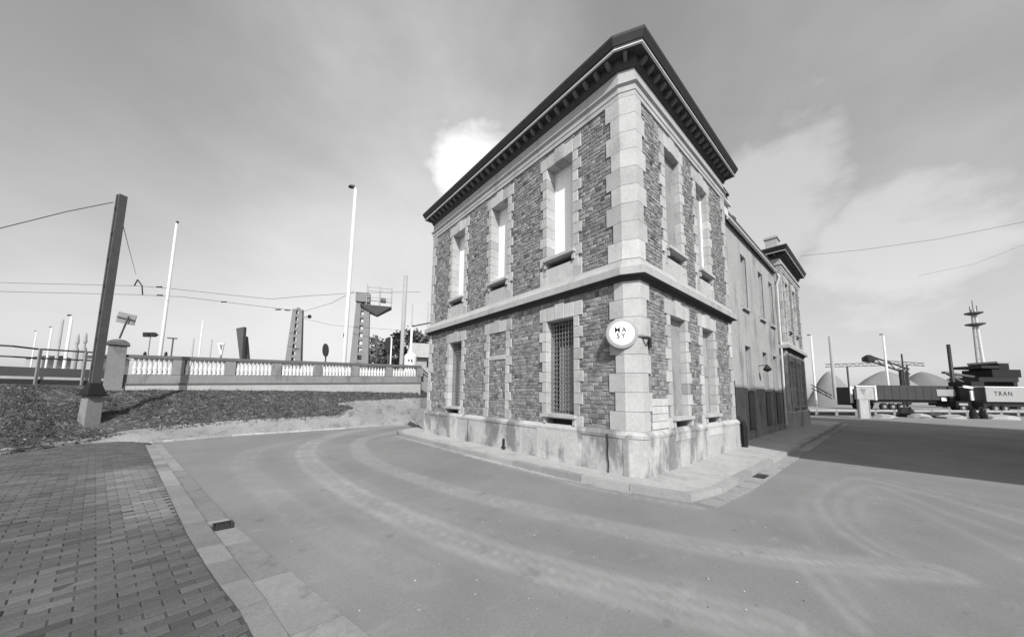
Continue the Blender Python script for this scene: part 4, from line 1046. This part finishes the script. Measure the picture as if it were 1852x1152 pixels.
m_ = MB(); m_.bar((.3, 0, Hh - .9), (1.1, 0, Hh - .7), .1); l_(m_, 'bracket', M_far)
m_ = MB(); m_.lathe((1.15, 0, Hh - .9), [(.12, 0), (.2, .1), (.2, .3), (.1, .4)], 8); l_(m_, 'lamp_head', M_iron)

# dark tapering fins and signs behind the balustrade
def slab4(name, quad, d, th, m, label, cat, **k):
    q = [pt(u, v, d) for u, v in quad]; f3 = np.array([FW[0], FW[1], 0]) * th
    r = empty(name, (q[-1][0], q[-1][1], min(p[2] for p in q)), label, cat); n = len(q)
    m_ = MB(); m_.add([tuple(p) for p in q] + [tuple(p + f3) for p in q], [tuple(range(n)), tuple(reversed(range(n, 2 * n)))] + [(i, n + i, n + (i + 1) % n, (i + 1) % n) for i in range(n)])
    m_.build('panel', m, r); return r
slab4('dark_fin', [(427, 594), (441, 591), (437, 655), (434, 655)], 24, .25, M_steelD, 'tall dark fin that tapers downwards behind the balustrade', 'fin')
slab4('dark_fin', [(442, 608), (444, 608), (448, 655), (438, 655)], 24.5, .25, M_steelD, 'narrow dark fin that tapers upwards beside the taller fin', 'fin')
def signpost(name, u, v0, v1, d, parts, label, r=.04, cat='sign', m=None):
    b = pt(u, v0, d); t = pt(u, v1, d); ro = empty(name, (b[0], b[1], 1.9), label, cat)
    m_ = MB(); m_.tube([(b[0], b[1], 1.2), (b[0], b[1], t[2])], r, 6); m_.build('post', m or M_steelD, ro)
    for pn, quad, mm, dd in parts:
        q = [pt(a, c, d - .12 + dd) for a, c in quad]; f3 = np.array([FW[0], FW[1], 0]) * .1; n = len(q)
        m_ = MB(); m_.add([tuple(p) for p in q] + [tuple(p + f3) for p in q], [tuple(range(n)), tuple(reversed(range(n, 2 * n)))] + [(i, n + i, n + (i + 1) % n, (i + 1) % n) for i in range(n)])
        m_.build(pn, mm, ro)
    return ro
def oval(cu, cv, ru, rv_, n=14): return [(cu + ru * math.cos(-a), cv + rv_ * math.sin(-a)) for a in [2 * math.pi * i / n for i in range(n)]]
signpost('arrow_sign', 268, 640, 603, 19, [('dark_plate', [(258, 601), (268, 601), (268, 609), (258, 609)], M_iron, 0), ('arrow_plate', [(270.5, 601), (279, 601), (284, 605), (279, 609), (270.5, 609)], M_iron, 0)], 'pair of small dark direction plates, one pointed, left of the white lamp column', r=.02)
signpost('yield_sign', 399, 650, 622, 22, [('plate', [(393.5, 621), (404.5, 621), (400, 642), (398.5, 642)], M_white, 0), ('plate_centre', [(396, 623), (402, 623), (399.4, 634)], M_steel, -.05)], 'small pale triangular give way sign over the balustrade')
signpost('traffic_light', 588, 660, 640, 19, [('signal_head', oval(588, 633, 5.2, 12), M_iron, 0)], 'black oval-backed traffic light just above the balustrade coping', cat='traffic light')
signpost('traffic_light', 701, 660, 638, 24, [('signal_head', [(697, 612), (705, 609), (707, 625), (704, 638), (698, 636)], M_iron, 0)], 'dark ragged traffic signal head in front of the trees', cat='traffic light')
signpost('railway_signal', 680, 655, 622, 30, [('signal_head', [(678, 606), (682, 606), (682, 622), (678, 622)], M_steelD, 0)], 'slim dark signal head in front of the trees, right of the lookout tower', cat='signal')
signpost('striped_post', 706, 660, 613, 23, [], 'thin white post in front of the trees left of the wooden pole', r=.05, cat='post', m=M_white)
signpost('small_sign', 623, 655, 600, 20.5, [('plate', oval(622.5, 606.5, 1.8, 4.5), M_iron, -.5)], 'tiny dark plate fixed high beside the foot of the tallest lamp column', cat='sign')
signpost('lamp_bracket', 310, 640, 612, 21, [('plate', [(302, 610), (318, 611), (318, 613), (302, 612)], M_steelD, 0)], 'thin crossbar sign beside the foot of the left lamp column', cat='sign')
for u in (262, 300):
    b = pt(u, 641, 13.8 + (u - 262) * .004); m_ = MB(); m_.lathe((b[0], b[1], b[2] - .08), [(.05, 0), (.05, .14), (.02, .2)], 8)
    tag(m_.build('coping_stud', M_iron), 'short dark stud on the balustrade coping ' + ('nearer the end pier' if u == 262 else 'below the white lamp column'), 'stud')
# white bell-housed lamp near the building
b = pt(742, 656, 19.8); t = pt(744, 592, 19.8); r = empty('bracket_lamp', (b[0], b[1], 2), 'white post on a bell-shaped housing with a long side arm near the building', 'lamp')
m_ = MB(); m_.lathe((b[0], b[1], 2.0), [(.36, 0), (.36, b[2] - 1.6), (.3, b[2] - 1.5), (.1, b[2] - 1.35), (.08, b[2] - 1.2)], 14); m_.build('housing', M_white, r)
m_ = MB(); m_.tube([(b[0], b[1], b[2]), (b[0], b[1], t[2])], .075, 8); m_.build('post', M_white, r)
a1 = pt(747, 590, 19.8); a2 = pt(782, 583, 19.8); m_ = MB(); m_.tube([(b[0], b[1], t[2] - .05), a1, a2], .045, 8); m_.build('arm', M_steelD, r)
for du in (-2.6, 2.6):
    q = pt(742 + du, 651, 19.4); m_ = MB(); m_.lathe((q[0], q[1], q[2] - .05), [(.04, 0), (.055, .05), (.04, .1)], 8); m_.build('port', M_iron, r)

# distant white tanks, far left
for u, w, vt, lab in ((134, 9, 603, 'white storage silo with a domed top, left of the pair by the steel pole'), (148, 9, 601, 'white storage silo with a domed top, right of the pair by the steel pole')):
    b = pt(u, 657, 70); z1 = pt(u, vt, 70)[2]; rad_ = w / 580 * 70 * .5 * .8
    r = empty('white_silo', (b[0], b[1], 0), lab, 'silo', 'white silos beyond the railing')
    m_ = MB(); m_.lathe((b[0], b[1], 0), [(rad_, 0), (rad_, z1 * .72), (rad_ * .8, z1 * .76)], 14); m_.build('body', M_trail, r)
    m_ = MB(); m_.lathe((b[0], b[1], z1 * .76), [(rad_ * .45, 0), (rad_ * .45, z1 * .07), (rad_ * .7, z1 * .075), (rad_ * .7, z1 * .1), (rad_ * .4, z1 * .2), (rad_ * .1, z1 * .24)], 12); m_.build('top', M_trail, r)
for u, w, v1, lab in ((60, 30, 648, 'low pale shed far beyond the railing at the left'), (160, 34, 646, 'low pale shed beyond the railing behind the steel pole')):
    b = pt(u, 660, 75); z1 = pt(u, v1, 75)[2]; wd = w / 580 * 75
    r = empty('far_shed', (b[0], b[1], 0), lab, 'shed', rz=RZ); l_ = local(r)
    m_ = MB(); m_.box(-wd / 2, wd / 2, 0, 6, 0, z1); l_(m_, 'wall', M_trail); m_ = MB(); m_.add([(-wd / 2 - .3, -.3, z1), (wd / 2 + .3, -.3, z1), (wd / 2 + .3, 6.3, z1), (-wd / 2 - .3, 6.3, z1), (-wd / 2 - .3, 3, z1 + 1), (wd / 2 + .3, 3, z1 + 1)], [(0, 1, 5, 4), (2, 3, 4, 5), (0, 4, 3), (1, 2, 5), (3, 2, 1, 0)]); l_(m_, 'roof', M_slate)

# ------------------------------------------------------------------ trees beyond the ramp
def tree(u, vt, d, hw, label, nleaf=1500, seed=1, tall=1.0):
    rnd = random.Random(seed); b = pt(u, 700, d); z1 = pt(u, vt, d)[2]; rx = hw / 580 * d
    r = empty('tree', (b[0], b[1], 0), label, 'tree', 'trees beyond the ramp', rz=rnd.uniform(0, 6)); l_ = local(r)
    m_ = MB(); m_.tube([(0, 0, 0), (.1, 0, z1 * .3), (0, .1, z1 * .75)], .35, 8, .08); l_(m_, 'trunk', M_bark)
    for k in range(6):
        a = rnd.uniform(0, 6.28); z0 = z1 * rnd.uniform(.2, .5)
        m_ = MB(); m_.tube([(0, 0, z0), (math.cos(a) * rx * .4, math.sin(a) * rx * .4, z0 + z1 * .15), (math.cos(a) * rx * .7, math.sin(a) * rx * .7, z0 + z1 * .3)], .12, 6, .03); l_(m_, 'limb', M_bark)
    m_ = MB(); cl = []
    for k in range(34):
        t = rnd.random(); zz_ = z1 * (.2 + .76 * t); rr_ = rx * math.sqrt(max(.12, 1 - (1.6 * t - .6) ** 2)) * rnd.uniform(.3, .85); a = rnd.uniform(0, 6.28)
        cl.append((Vector((math.cos(a) * rr_, math.sin(a) * rr_, zz_)), rnd.uniform(.16, .34) * rx + .3, rnd.uniform(.6, 1.5)))
    for k in range(int(nleaf * 1.7)):
        c, s_, tn = rnd.choice(cl); p = c + Vector((rnd.gauss(0, 1), rnd.gauss(0, 1), rnd.gauss(0, .8))) * s_ * .55
        w = rnd.uniform(.16, .34); u1 = Vector((rnd.gauss(0, 1), rnd.gauss(0, 1), rnd.gauss(0, 1))).normalized(); u2 = u1.orthogonal().normalized()
        m_.add([p - u1 * w, p + u2 * w * .6, p + u1 * w, p - u2 * w * .6], [(0, 1, 2, 3)], tn * rnd.uniform(.7, 1.3))
    l_(m_, 'crown', M_leaf)
tree(676, 612, 60, 24, 'low broad tree behind the foot of the lookout tower', seed=3)
tree(694, 618, 52, 18, 'small tree left of the traffic signal head', seed=4, nleaf=1100)
tree(718, 600, 48, 19, 'tall narrow tree behind the wooden pole', seed=5, nleaf=1900)
tree(746, 598, 50, 22, 'dense tree behind the white bell-housed lamp', seed=6, nleaf=1900)
tree(770, 604, 52, 19, 'tree half hidden by the left edge of the building', seed=8, nleaf=1500)
tree(650, 640, 62, 22, 'low shrubby tree left of the tower foot', seed=9, nleaf=1200)
# house by the building edge
b = pt(768, 660, 34); r = empty('small_house', (b[0], b[1], 0), 'small pale house with a dark eave half hidden by the building edge', 'house', rz=RZ + .3); l_ = local(r); z1 = pt(768, 647, 34)[2]
m_ = MB(); m_.box(-1.4, 3, 0, 5, 0, z1); l_(m_, 'wall', M_trail)
m_ = MB(); m_.add([(-1.8, -.5, z1), (3.4, -.5, z1), (3.4, 5.5, z1), (-1.8, 5.5, z1), (-1.8, 2.5, z1 + 1.9), (3.4, 2.5, z1 + 1.9)], [(0, 1, 5, 4), (2, 3, 4, 5), (0, 4, 3), (1, 2, 5), (3, 2, 1, 0)]); l_(m_, 'roof', M_ledge)
m_ = MB(); m_.box(.2, 1.6, -.03, .02, z1 - 1.0, z1 - .35); l_(m_, 'window', M_glass)

# ------------------------------------------------------------------ overhead wires
def wire(pts, rr_, label, m=None, grp='overhead wires'):
    P = [pt(*p) for p in pts]; out = []
    for a, b in zip(P, P[1:]):
        for k in range(12):
            t = k / 12; q = a + (b - a) * t; q[2] -= .0 * 4 * t * (1 - t); out.append(q)
    out.append(P[-1]); m_ = MB(); m_.tube(out, rr_, 5); tag(m_.build('overhead_wire', m or M_steelD), label, 'wire', grp)
wire([(205, 366, 10.65), (120, 383, 10.2), (-60, 428, 9.5)], .014, 'overhead wire running from the steel pole top to the left edge')
wire([(-60, 508, 30), (23, 512, 30), (245, 517, 30), (300, 521, 30), (420, 534, 31), (490, 541, 32), (560, 535, 33), (640, 530, 34), (760, 528, 36)], .022, 'upper contact wire crossing behind the steel pole')
wire([(-60, 524, 30), (23, 528, 30), (245, 533, 30), (330, 537, 30), (430, 549, 31), (535, 562, 32)], .022, 'lower contact wire ending at the slotted mast')
wire([(222, 405, 11.8), (232, 445, 18), (246, 497, 29.8)], .014, 'thin stay wire sloping down from the steel pole to the wire junction')
wire([(243, 517, 29.9), (249, 506, 29.8), (257, 517, 29.9), (258, 533, 29.9)], .05, 'wire junction with clamps hanging right of the steel pole', M_iron)
wire([(540, 566, 36), (600, 548, 34), (640, 527, 33)], .02, 'thin wire rising from the slotted mast towards the tall lamp column')
wire([(545, 575, 36), (600, 588, 36), (760, 600, 38)], .016, 'faint low wire running right from the slotted mast')
for (u, v, d, lab) in ((288, 519, 29.7, 'upper of the two insulators just left of the white lamp column'), (289, 534, 29.7, 'lower of the two insulators just left of the white lamp column'), (503, 560, 31.7, 'small insulator on the lower wire left of the slotted mast'), (520, 561, 31.8, 'small insulator on the wire touching the slotted mast'), (405, 546, 30.8, 'small insulator midway on the lower wire above the dark fins')):
    p = pt(u, v, d); rr3 = np.array([R[0][0], R[1][0], 0]); m_ = MB(); m_.tube([p - rr3 * .25, p + rr3 * .25], .06, 6)
    tag(m_.build('wire_insulator', M_iron), lab, 'insulator', 'insulators on the wires')
wire([(1448, 463, 40), (1560, 452, 38), (1700, 432, 35), (1860, 400, 32)], .022, 'overhead wire from the far end block across the right-hand sky')
wire([(1660, 499, 50), (1760, 478, 44), (1860, 440, 36)], .014, 'faint second wire low in the right-hand sky')

# ------------------------------------------------------------------ right: low barrier, board, lorries, heaps, conveyors
def far_root(name, u, v, d, label, cat, group=None, rz=0, z=0.0):
    b = pt(u, v, d); r = empty(name, (b[0], b[1], z), label, cat, group, rz=RZ + rz); return r, local(r), d / 580.0
# low guard rail
ga, gb = pt(1440, 745, 30), pt(1900, 745, 34)
r = empty('guard_rail', (ga[0], ga[1], 0), 'low white barrier rail with short posts across the end of the side street', 'barrier')
def H(u, v, d): return pt(u, v, d)[2]
A2 = Vector((ga[0], ga[1], 0)); B2 = Vector((gb[0], gb[1], 0)); n = 14
m_ = MB(); m_.bar(A2 + Vector((0, 0, .5)), B2 + Vector((0, 0, .5)), .06, .18); m_.build('rail', M_ledge, r)
for k in range(n + 1):
    p = A2 + (B2 - A2) * k / n; m_ = MB(); m_.box(p.x - .11, p.x + .11, p.y - .08, p.y + .08, -.03, .58); m_.build('post', M_ledge, r)
m_ = MB(); o3 = Vector((FW[0], FW[1], 0)); m_.bar(A2 + o3 * .6 + Vector((0, 0, .16)), B2 + o3 * .6 + Vector((0, 0, .16)), .3, .36); tag(m_.build('quay_kerb', M_tarp), 'dark heavy timber kerb on the ground behind the low white barrier', 'kerb')
# sandy yard beyond
yd = [pt(u, 745, d) for u, d in ((1440, 33), (2100, 37), (2300, 160), (1200, 160))]
m_ = MB(); m_.prism([(p[0], p[1]) for p in yd], -.05, -.02); structure(m_.build('yard', M_grav))
# pale board on a wide post
r, l_, k = far_root('notice_board', 1565, 750, 27, 'pale board on a wide post at the street end before the dark trailer', 'sign')
zt2 = H(1567, 698, 27); zm = H(1567, 722, 27)
m_ = MB(); m_.box(-.45, .45, 0, .18, -.03, zm - .01); l_(m_, 'post', M_frieze)
m_ = MB(); m_.box(-.55, .85, -.02, .2, zm, zt2 - .05); l_(m_, 'board', M_frieze)
m_ = MB(); m_.box(-.6, .9, -.06, .24, zt2 - .05, zt2 + .03); l_(m_, 'cap', M_white)
m_ = MB(); m_.add([(-.3, -.03, zt2 - .25), (.25, -.03, zt2 - .25), (.0, -.03, zt2 - .75)], [(0, 2, 1)]); l_(m_, 'dark_mark', M_steel)
for s_ in (-.42, .38):
    m_ = MB(); m_.box(s_, s_ + .06, -.03, -.001, -.0, zm - .02); l_(m_, 'edge_strip', M_trail)

def wheel(l_, x, y, z, rad_=.52):
    m_ = MB(); n = 14; vs = []
    for yy in (y, y + .3):
        for q in range(n): a = 2 * math.pi * q / n; vs.append((x + rad_ * math.cos(a), yy, z + rad_ * math.sin(a)))
    m_.add(vs, [tuple(range(n)), tuple(reversed(range(n, 2 * n)))] + [(q, n + q, n + (q + 1) % n, (q + 1) % n) for q in range(n)]); l_(m_, 'wheel', M_tyre)
    m_ = MB(); vs = [(x + rad_ * .45 * math.cos(2 * math.pi * q / n), y - .02, z + rad_ * .45 * math.sin(2 * math.pi * q / n)) for q in range(n)]
    m_.add(vs, [tuple(range(n))]); l_(m_, 'hub', M_steel)
# dark articulated lorry
d = 46; k = d / 580
r, l_, _ = far_root('articulated_lorry', 1650, 740, d, 'lorry with a long dark trailer and a dark cab with pale side panels', 'lorry')
x0 = (1586 - 1650) * k; x1 = (1716 - 1650) * k; zt3 = H(1650, 698, d); zb3 = H(1650, 723, d)
m_ = MB(); m_.box(x0 + .2, x1, 0, 2.5, zb3, zt3); l_(m_, 'trailer_body', M_tarp)
m_ = MB(); m_.box(x0, x0 + .2, -.04, 2.54, zb3 - .1, zt3 + .03); l_(m_, 'rear_frame', M_white)
m_ = MB(); m_.box(x0, x1, -.03, 2.53, zt3, zt3 + .07); l_(m_, 'roof_rail', M_steelD)
for i in range(1, 9):
    m_ = MB(); xx = x0 + .2 + (x1 - x0 - .2) * i / 9; m_.box(xx - .03, xx + .03, -.03, -.001, zb3 + .02, zt3 - .02); l_(m_, 'side_rib', M_tarp)
m_ = MB(); m_.box(x0, x1, .3, 2.2, zb3 - .4, zb3 - .001); l_(m_, 'chassis', M_iron)
for xx in (x0 + 1.2, x0 + 2.4, x0 + 3.6): wheel(l_, xx, .0, .5)
xc = x1 + .3
m_ = MB(); m_.box(xc, xc + 3.0, 0, 2.5, .7, zt3 + .02); m_.box(xc + 3.0, xc + 3.4, .1, 2.4, .7, zt3 - 1.2); l_(m_, 'cab', M_tarp)
m_ = MB(); pz = H(1697, 704, d), H(1697, 716, d); xa = (1697 - 1650) * k
m_.add([(xa, -.05, pz[1]), (xa, -.05, pz[0]), (xa + 2.9, -.05, pz[0]), (xa + 3.5, -.05, pz[1])], [(0, 3, 2, 1)]); m_.add([(xa, -.01, pz[1]), (xa, -.01, pz[0]), (xa + 2.9, -.01, pz[0]), (xa + 3.5, -.01, pz[1])], [(0, 1, 2, 3)]); l_(m_, 'side_panel', M_trail)
m_ = MB(); xa = (1703 - 1650) * k; m_.box(xa, xa + .7, -.12, -.06, H(1703, 738, d), H(1703, 719, d)); l_(m_, 'fuel_tank_plate', M_white)
wheel(l_, xc + .8, -.02, .5); wheel(l_, xc + 2.6, -.02, .5)
# smaller lorry rear part with white frame, left
r, l_, _ = far_root('box_lorry', 1562, 740, 50, 'small lorry with white corner posts, half hidden by the pale board', 'lorry'); k = 50 / 580
zt4 = H(1562, 699, 50)
m_ = MB(); m_.box(-1.6, 1.7, .1, 2.4, .9, zt4 - .1); l_(m_, 'body', M_iron)
for xx in (-1.8, 1.6):
    m_ = MB(); m_.box(xx, xx + .3, -.02, .1, .9, zt4); l_(m_, 'corner_post', M_white)
m_ = MB(); m_.box(-1.5, 1.6, -.02, .09, zt4 - .35, zt4 - .02); l_(m_, 'header', M_white)
m_ = MB(); m_.box(-1.7, 1.8, .1, 2.3, .55, .89); l_(m_, 'chassis', M_iron); wheel(l_, -1.0, 0, .45, .45); wheel(l_, 1.1, 0, .45, .45)
# pale trailer with lettering
d = 43; k = d / 580
r, l_, _ = far_root('lettered_trailer', 1810, 740, d, 'pale trailer lettered TRAN cut by the right edge of the view', 'trailer')
x0 = (1786 - 1810) * k; z0_, z1_ = H(1800, 727, d), H(1800, 700, d)
m_ = MB(); m_.box(x0, x0 + 9, 0, 2.5, z0_, z1_); l_(m_, 'body', M_tarp)  # body coloured dark to deepen the shade on its unlit end
m_ = MB(); m_.box(x0 + .05, x0 + 8.95, -.035, -.001, z0_ + .05, z1_ - .01); l_(m_, 'side_panel', M_trail)
m_ = MB(); m_.box(x0 - .02, x0 + 9.02, -.03, 2.53, z1_, z1_ + .08); l_(m_, 'top_rail', M_white)
m_ = MB(); m_.box(x0, x0 + 9, .3, 2.2, z0_ - .6, z0_ - .001); l_(m_, 'chassis', M_iron); wheel(l_, x0 + 1.2, 0, .5); wheel(l_, x0 + 2.5, 0, .5)
t_ = text_mesh('TRAN', .82, (0, 0, 0), (1, 0, 0), (0, 0, 1), M_ink, 'lettering', None); t_.parent = r; t_.location = (x0 + 2.35, -.045, (z0_ + z1_) / 2 + .1)
# dark tractor between trailers with white upright
d = 44; k = d / 580
r, l_, _ = far_root('dark_tractor_unit', 1768, 740, d, 'black tractor unit with a white mirror panel between the two trailers', 'lorry')
zt5 = H(1768, 690, d)
m_ = MB(); m_.box(-.1, 1.25, .2, 2.6, .6, zt5); m_.box(-2.4, -.1, .3, 2.5, .6, 1.4); l_(m_, 'cab', M_black)
m_ = MB(); m_.box((1761 - 1768) * k, (1772 - 1768) * k - .15, .05, .19, H(1760, 724, d), H(1760, 706, d)); l_(m_, 'white_panel', M_white)
m_ = MB(); m_.bar(((1749 - 1768) * k, .1, H(1750, 699, d)), ((1771 - 1768) * k, .1, H(1770, 702, d)), .12, .3); l_(m_, 'wind_deflector', M_white); wheel(l_, .5, .1, .5); wheel(l_, -1.6, .2, .5)
m_ = MB(); m_.box(-2.2, -1.0, .15, .25, H(1740, 733, d), H(1740, 729, d)); l_(m_, 'side_guard', M_trail)
# machinery hulk top right
d = 58; k = d / 580
r, l_, _ = far_root('harbour_machine', 1800, 740, d, 'black handling machine with a pale roof behind the lettered trailer', 'machine')
for (ua, ub_, va, vb_, m, nm) in ((1778, 1850, 690, 682, M_iron, 'deck'), (1804, 1856, 682, 668, M_black, 'engine_house'), (1786, 1820, 666, 661, M_iron, 'boom'), (1818, 1836, 668, 657, M_black, 'cab'), (1816, 1838, 657, 653.5, M_trail, 'roof'), (1780, 1786, 740, 690, M_iron, 'leg'), (1840, 1847, 740, 690, M_iron, 'leg')):
    m_ = MB(); m_.box((ua - 1800) * k, (ub_ - 1800) * k, 0, 4, H(ua, va, d), H(ua, vb_, d)); l_(m_, nm, m)
m_ = MB(); m_.bar(((1728 - 1800) * k, 1, H(1728, 673, d)), ((1782 - 1800) * k, 1, H(1782, 681, d)), .5, .35); l_(m_, 'strut', M_steelD)
m_ = MB(); m_.bar(((1735 - 1800) * k, 1, H(1735, 675, d)), ((1765 - 1800) * k, 1, H(1765, 693, d)), .35, .3); l_(m_, 'strut', M_steelD)
# radar mast with two round platforms
d = 75; b = pt(1779, 700, d); r = empty('signal_mast', (b[0], b[1], 0), 'white tapering mast with two round platforms and an aerial, far right', 'mast', rz=RZ); l_ = local(r)
z1 = H(1757, 560, d)
for s_ in (-1, 1): 
    m_ = MB(); m_.tube([(s_ * .9 + (.0), 0, 0), (s_ * .35, 0, z1)], .38 if s_ > 0 else .22, 8, .2); l_(m_, 'leg', M_lampw if s_ > 0 else M_far)
for i in range(9):
    t = i / 9; w = .9 + (.35 - .9) * t; m_ = MB(); m_.bar((-w, 0, z1 * t), (w * .94, 0, z1 * (t + .09)), .1); l_(m_, 'brace', M_far)
for v, rw_ in ((586, 1.5), (566, 1.4)):
    zz_ = H(1762, v, d); m_ = MB(); m_.lathe((0, 0, zz_ - .2), [(.5, -.4), (rw_, 0), (rw_, .25), (.4, .35)], 14); l_(m_, 'platform', M_steelD)
for x, hh in ((-.8, 1.6), (0, 3.0), (.9, 1.8)):
    m_ = MB(); m_.tube([(x, 0, z1 - .6), (x, 0, z1 + hh - .8)], .07, 6); l_(m_, 'aerial', M_steelD)

# heaps of sand and gravel
def heap(u, d, hw_l, hw_r, vt, m, label, seed, peak=0):
    rnd = random.Random(seed); b = pt(u, 720, d); k = d / 580; Hh = H(u, vt, d)
    me_v = []; n1_, n2_ = 40, 22; rv3 = Vector((R[0][0], R[1][0], 0)).normalized(); fv = Vector((FW[0], FW[1], 0))
    for j in range(n2_ + 1):
        t = j / n2_
        for i in range(n1_):
            a = 2 * math.pi * i / n1_; ca, sa = math.cos(a), math.sin(a)
            rx = (hw_r if ca > 0 else hw_l) * k; rr_ = 1 - t
            h = Hh * (1 - (1 - t) ** 1.45) if t < 1 else Hh
            wob = 1 + .07 * mnoise.noise(Vector((ca * 1.5, sa * 1.5, seed)))
            p = Vector((b[0], b[1], 0)) + rv3 * (ca * rx * rr_ * wob + peak * k * t) + fv * (sa * (hw_l + hw_r) * k * .45 * rr_ * wob)
            me_v.append((p.x, p.y, h + .25 * mnoise.noise(p * .35) * (1 - t) * t * 4 - .1))
    fs = [(j * n1_ + i, j * n1_ + (i + 1) % n1_, (j + 1) * n1_ + (i + 1) % n1_, (j + 1) * n1_ + i) for j in range(n2_) for i in range(n1_)]
    m_ = MB(); m_.add(me_v, fs); o = smooth(m_.build('sand_heap', m)); tag(o, label, 'sand heap', 'heaps in the yard')
heap(1503, 105, 34, 38, 671, M_sand, 'steep pale sand heap nearest the building end', 1)
heap(1605, 110, 66, 70, 670, M_sand, 'wide rounded sand heap behind the notice board', 2)
heap(1672, 120, 50, 75, 672, M_sandD, 'long darker gravel heap behind the dark trailer', 3)
heap(1745, 130, 60, 60, 676, M_sand, 'low pale heap at the right behind the dark timber post', 4)
heap(1486, 62, 30, 26, 706, M_sandD, 'low dark mound close to the building end in front of the heaps', 5)
# conveyors
def truss(name, a, b, d0, d1, w, label, m, legs=()):
    A = Vector(pt(a[0], a[1], d0)); B = Vector(pt(b[0], b[1], d1)); r = empty(name, (A.x, A.y, 0), label, 'conveyor')
    up = Vector((0, 0, w))
    for o in (Vector((0, 0, 0)), up):
        m_ = MB(); m_.bar(A + o, B + o, w * .22); m_.build('chord', m, r)
    n = max(4, int((B - A).length / (w * 1.3)))
    for i in range(n):
        p = A + (B - A) * i / n; q = A + (B - A) * (i + 1) / n
        m_ = MB(); m_.bar(p + (up if i % 2 else Vector()), q + (Vector() if i % 2 else up), w * .12); m_.build('brace', m, r)
    for u, v, dd in legs:
        P_ = pt(u, v, dd); m_ = MB(); m_.bar((P_[0], P_[1], 0), tuple(P_), w * .35); m_.build('leg', m, r)
truss('conveyor', (1493, 664), (1600, 661), 88, 88, .8, 'long thin horizontal conveyor boom above the left sand heap', M_steelD, [(1532, 662, 88)])
truss('conveyor', (1571, 652), (1645, 677), 80, 80, 1.3, 'thick dark diagonal conveyor boom crossing the middle of the heaps', M_iron, [(1628, 668, 80), (1636, 672, 80)])
truss('conveyor', (1600, 657), (1672, 662), 92, 92, .8, 'thin conveyor boom running right behind the diagonal one', M_steelD, [(1640, 660, 92)])
truss('conveyor', (1468, 702), (1505, 721), 58, 58, .6, 'low sloping conveyor over the dark mound near the building end', M_iron)
p = pt(1571, 652, 80); m_ = MB(); m_.lathe((p[0], p[1], p[2] - .5), [(.3, 0), (1.2, .3), (1.2, 1.3), (.4, 1.9)], 8); tag(m_.build('drive_drum', M_iron), 'bulky dark drive head at the upper end of the diagonal conveyor', 'machine')
# clutter on the quay edge: stacked beams, drums, rocks
for i, (u, v, d, w, h, m, lab) in enumerate(((1600, 748, 29, 1.6, .35, M_trail, 'low pale block behind the barrier right of the notice board'), (1638, 742, 31, 1.3, .9, M_black, 'black tripod-like lump at the street end below the trailer'),
        (1662, 747, 30, 1.5, .4, M_trail, 'pale sloping slab beside the black lump'), (1690, 745, 31, 1.2, .5, M_tarp, 'dark bundle on the quay below the lorry cab'), (1760, 744, 30, .5, 1.0, M_black, 'first black mooring post near the right edge'),
        (1778, 744, 30, .5, 1.0, M_black, 'second black mooring post near the right edge'), (1720, 748, 30, 1.8, .35, M_trail, 'pale rubble block between the dark bundle and the mooring posts'), (1805, 747, 30, 2.2, .4, M_trail, 'pale rubble block at the extreme right under the lettered trailer'))):
    b = pt(u, v, d - 1.2); m_ = MB(); n = 9; rnd = random.Random(i); prof = []
    for zz_, s_ in ((0, 1), (h * .4, .95), (h * .8, .7), (h, .35)): prof.append((w / 2 * s_, zz_))
    m_.lathe((b[0], b[1], -.03), prof, n); 
    for q in range(len(m_.v)):
        x, y, z = m_.v[q]; m_.v[q] = (x + rnd.uniform(-.1, .1) * w, y + rnd.uniform(-.1, .1) * w, z * rnd.uniform(.85, 1.1))
    nm = 'mooring_post' if 'post' in lab else ('rubble_block' if 'pale' in lab else 'dark_bundle')
    tag(m_.build(nm, m), lab, 'post' if 'post' in lab else 'block')

# ------------------------------------------------------------------ warehouse across the side street, out of view: it shades the street
r = empty('harbour_warehouse', (18, -14, 0), 'tall unseen brick warehouse across the side street, its overhanging near side shaped to cast the shadow edge', 'building')
prof = [(6.2, 0), (6.2, 4.0), (3.4, 5.7), (1.25, 7.8), (.4, 9.2), (.2, 12.85), (8.3, 12.85), (8.3, 14.4), (22.5, 14.4), (22.5, 0)]  # sloping overhang added to match the shadow edge on the street
n = len(prof); y0, y1 = -10.5, -17
m_ = MB(); m_.add([(x, y0, z) for x, z in prof] + [(x, y1, z) for x, z in prof], [tuple(range(n)), tuple(reversed(range(n, 2 * n)))] + [(i, n + i, n + (i + 1) % n, (i + 1) % n) for i in range(n)])
m_.build('wall', M_brick, r)
for i in range(4):
    for z in (2, 6, 10):
        x = 9 + i * 3.2; f = MB(); f.box(x, x + 1.3, -10.49, -10.44, z, z + 1.9); w_ = f.build('window', M_grey, r)
        f = MB(); f.box(x + .08, x + 1.22, -10.435, -10.42, z + .08, z + 1.82); f.build('pane', M_glass, w_)
m_ = MB(); m_.box(.1, 22.7, -10.62, -10.5, 12.5, 12.7); m_.build('cornice', M_ledge, r)
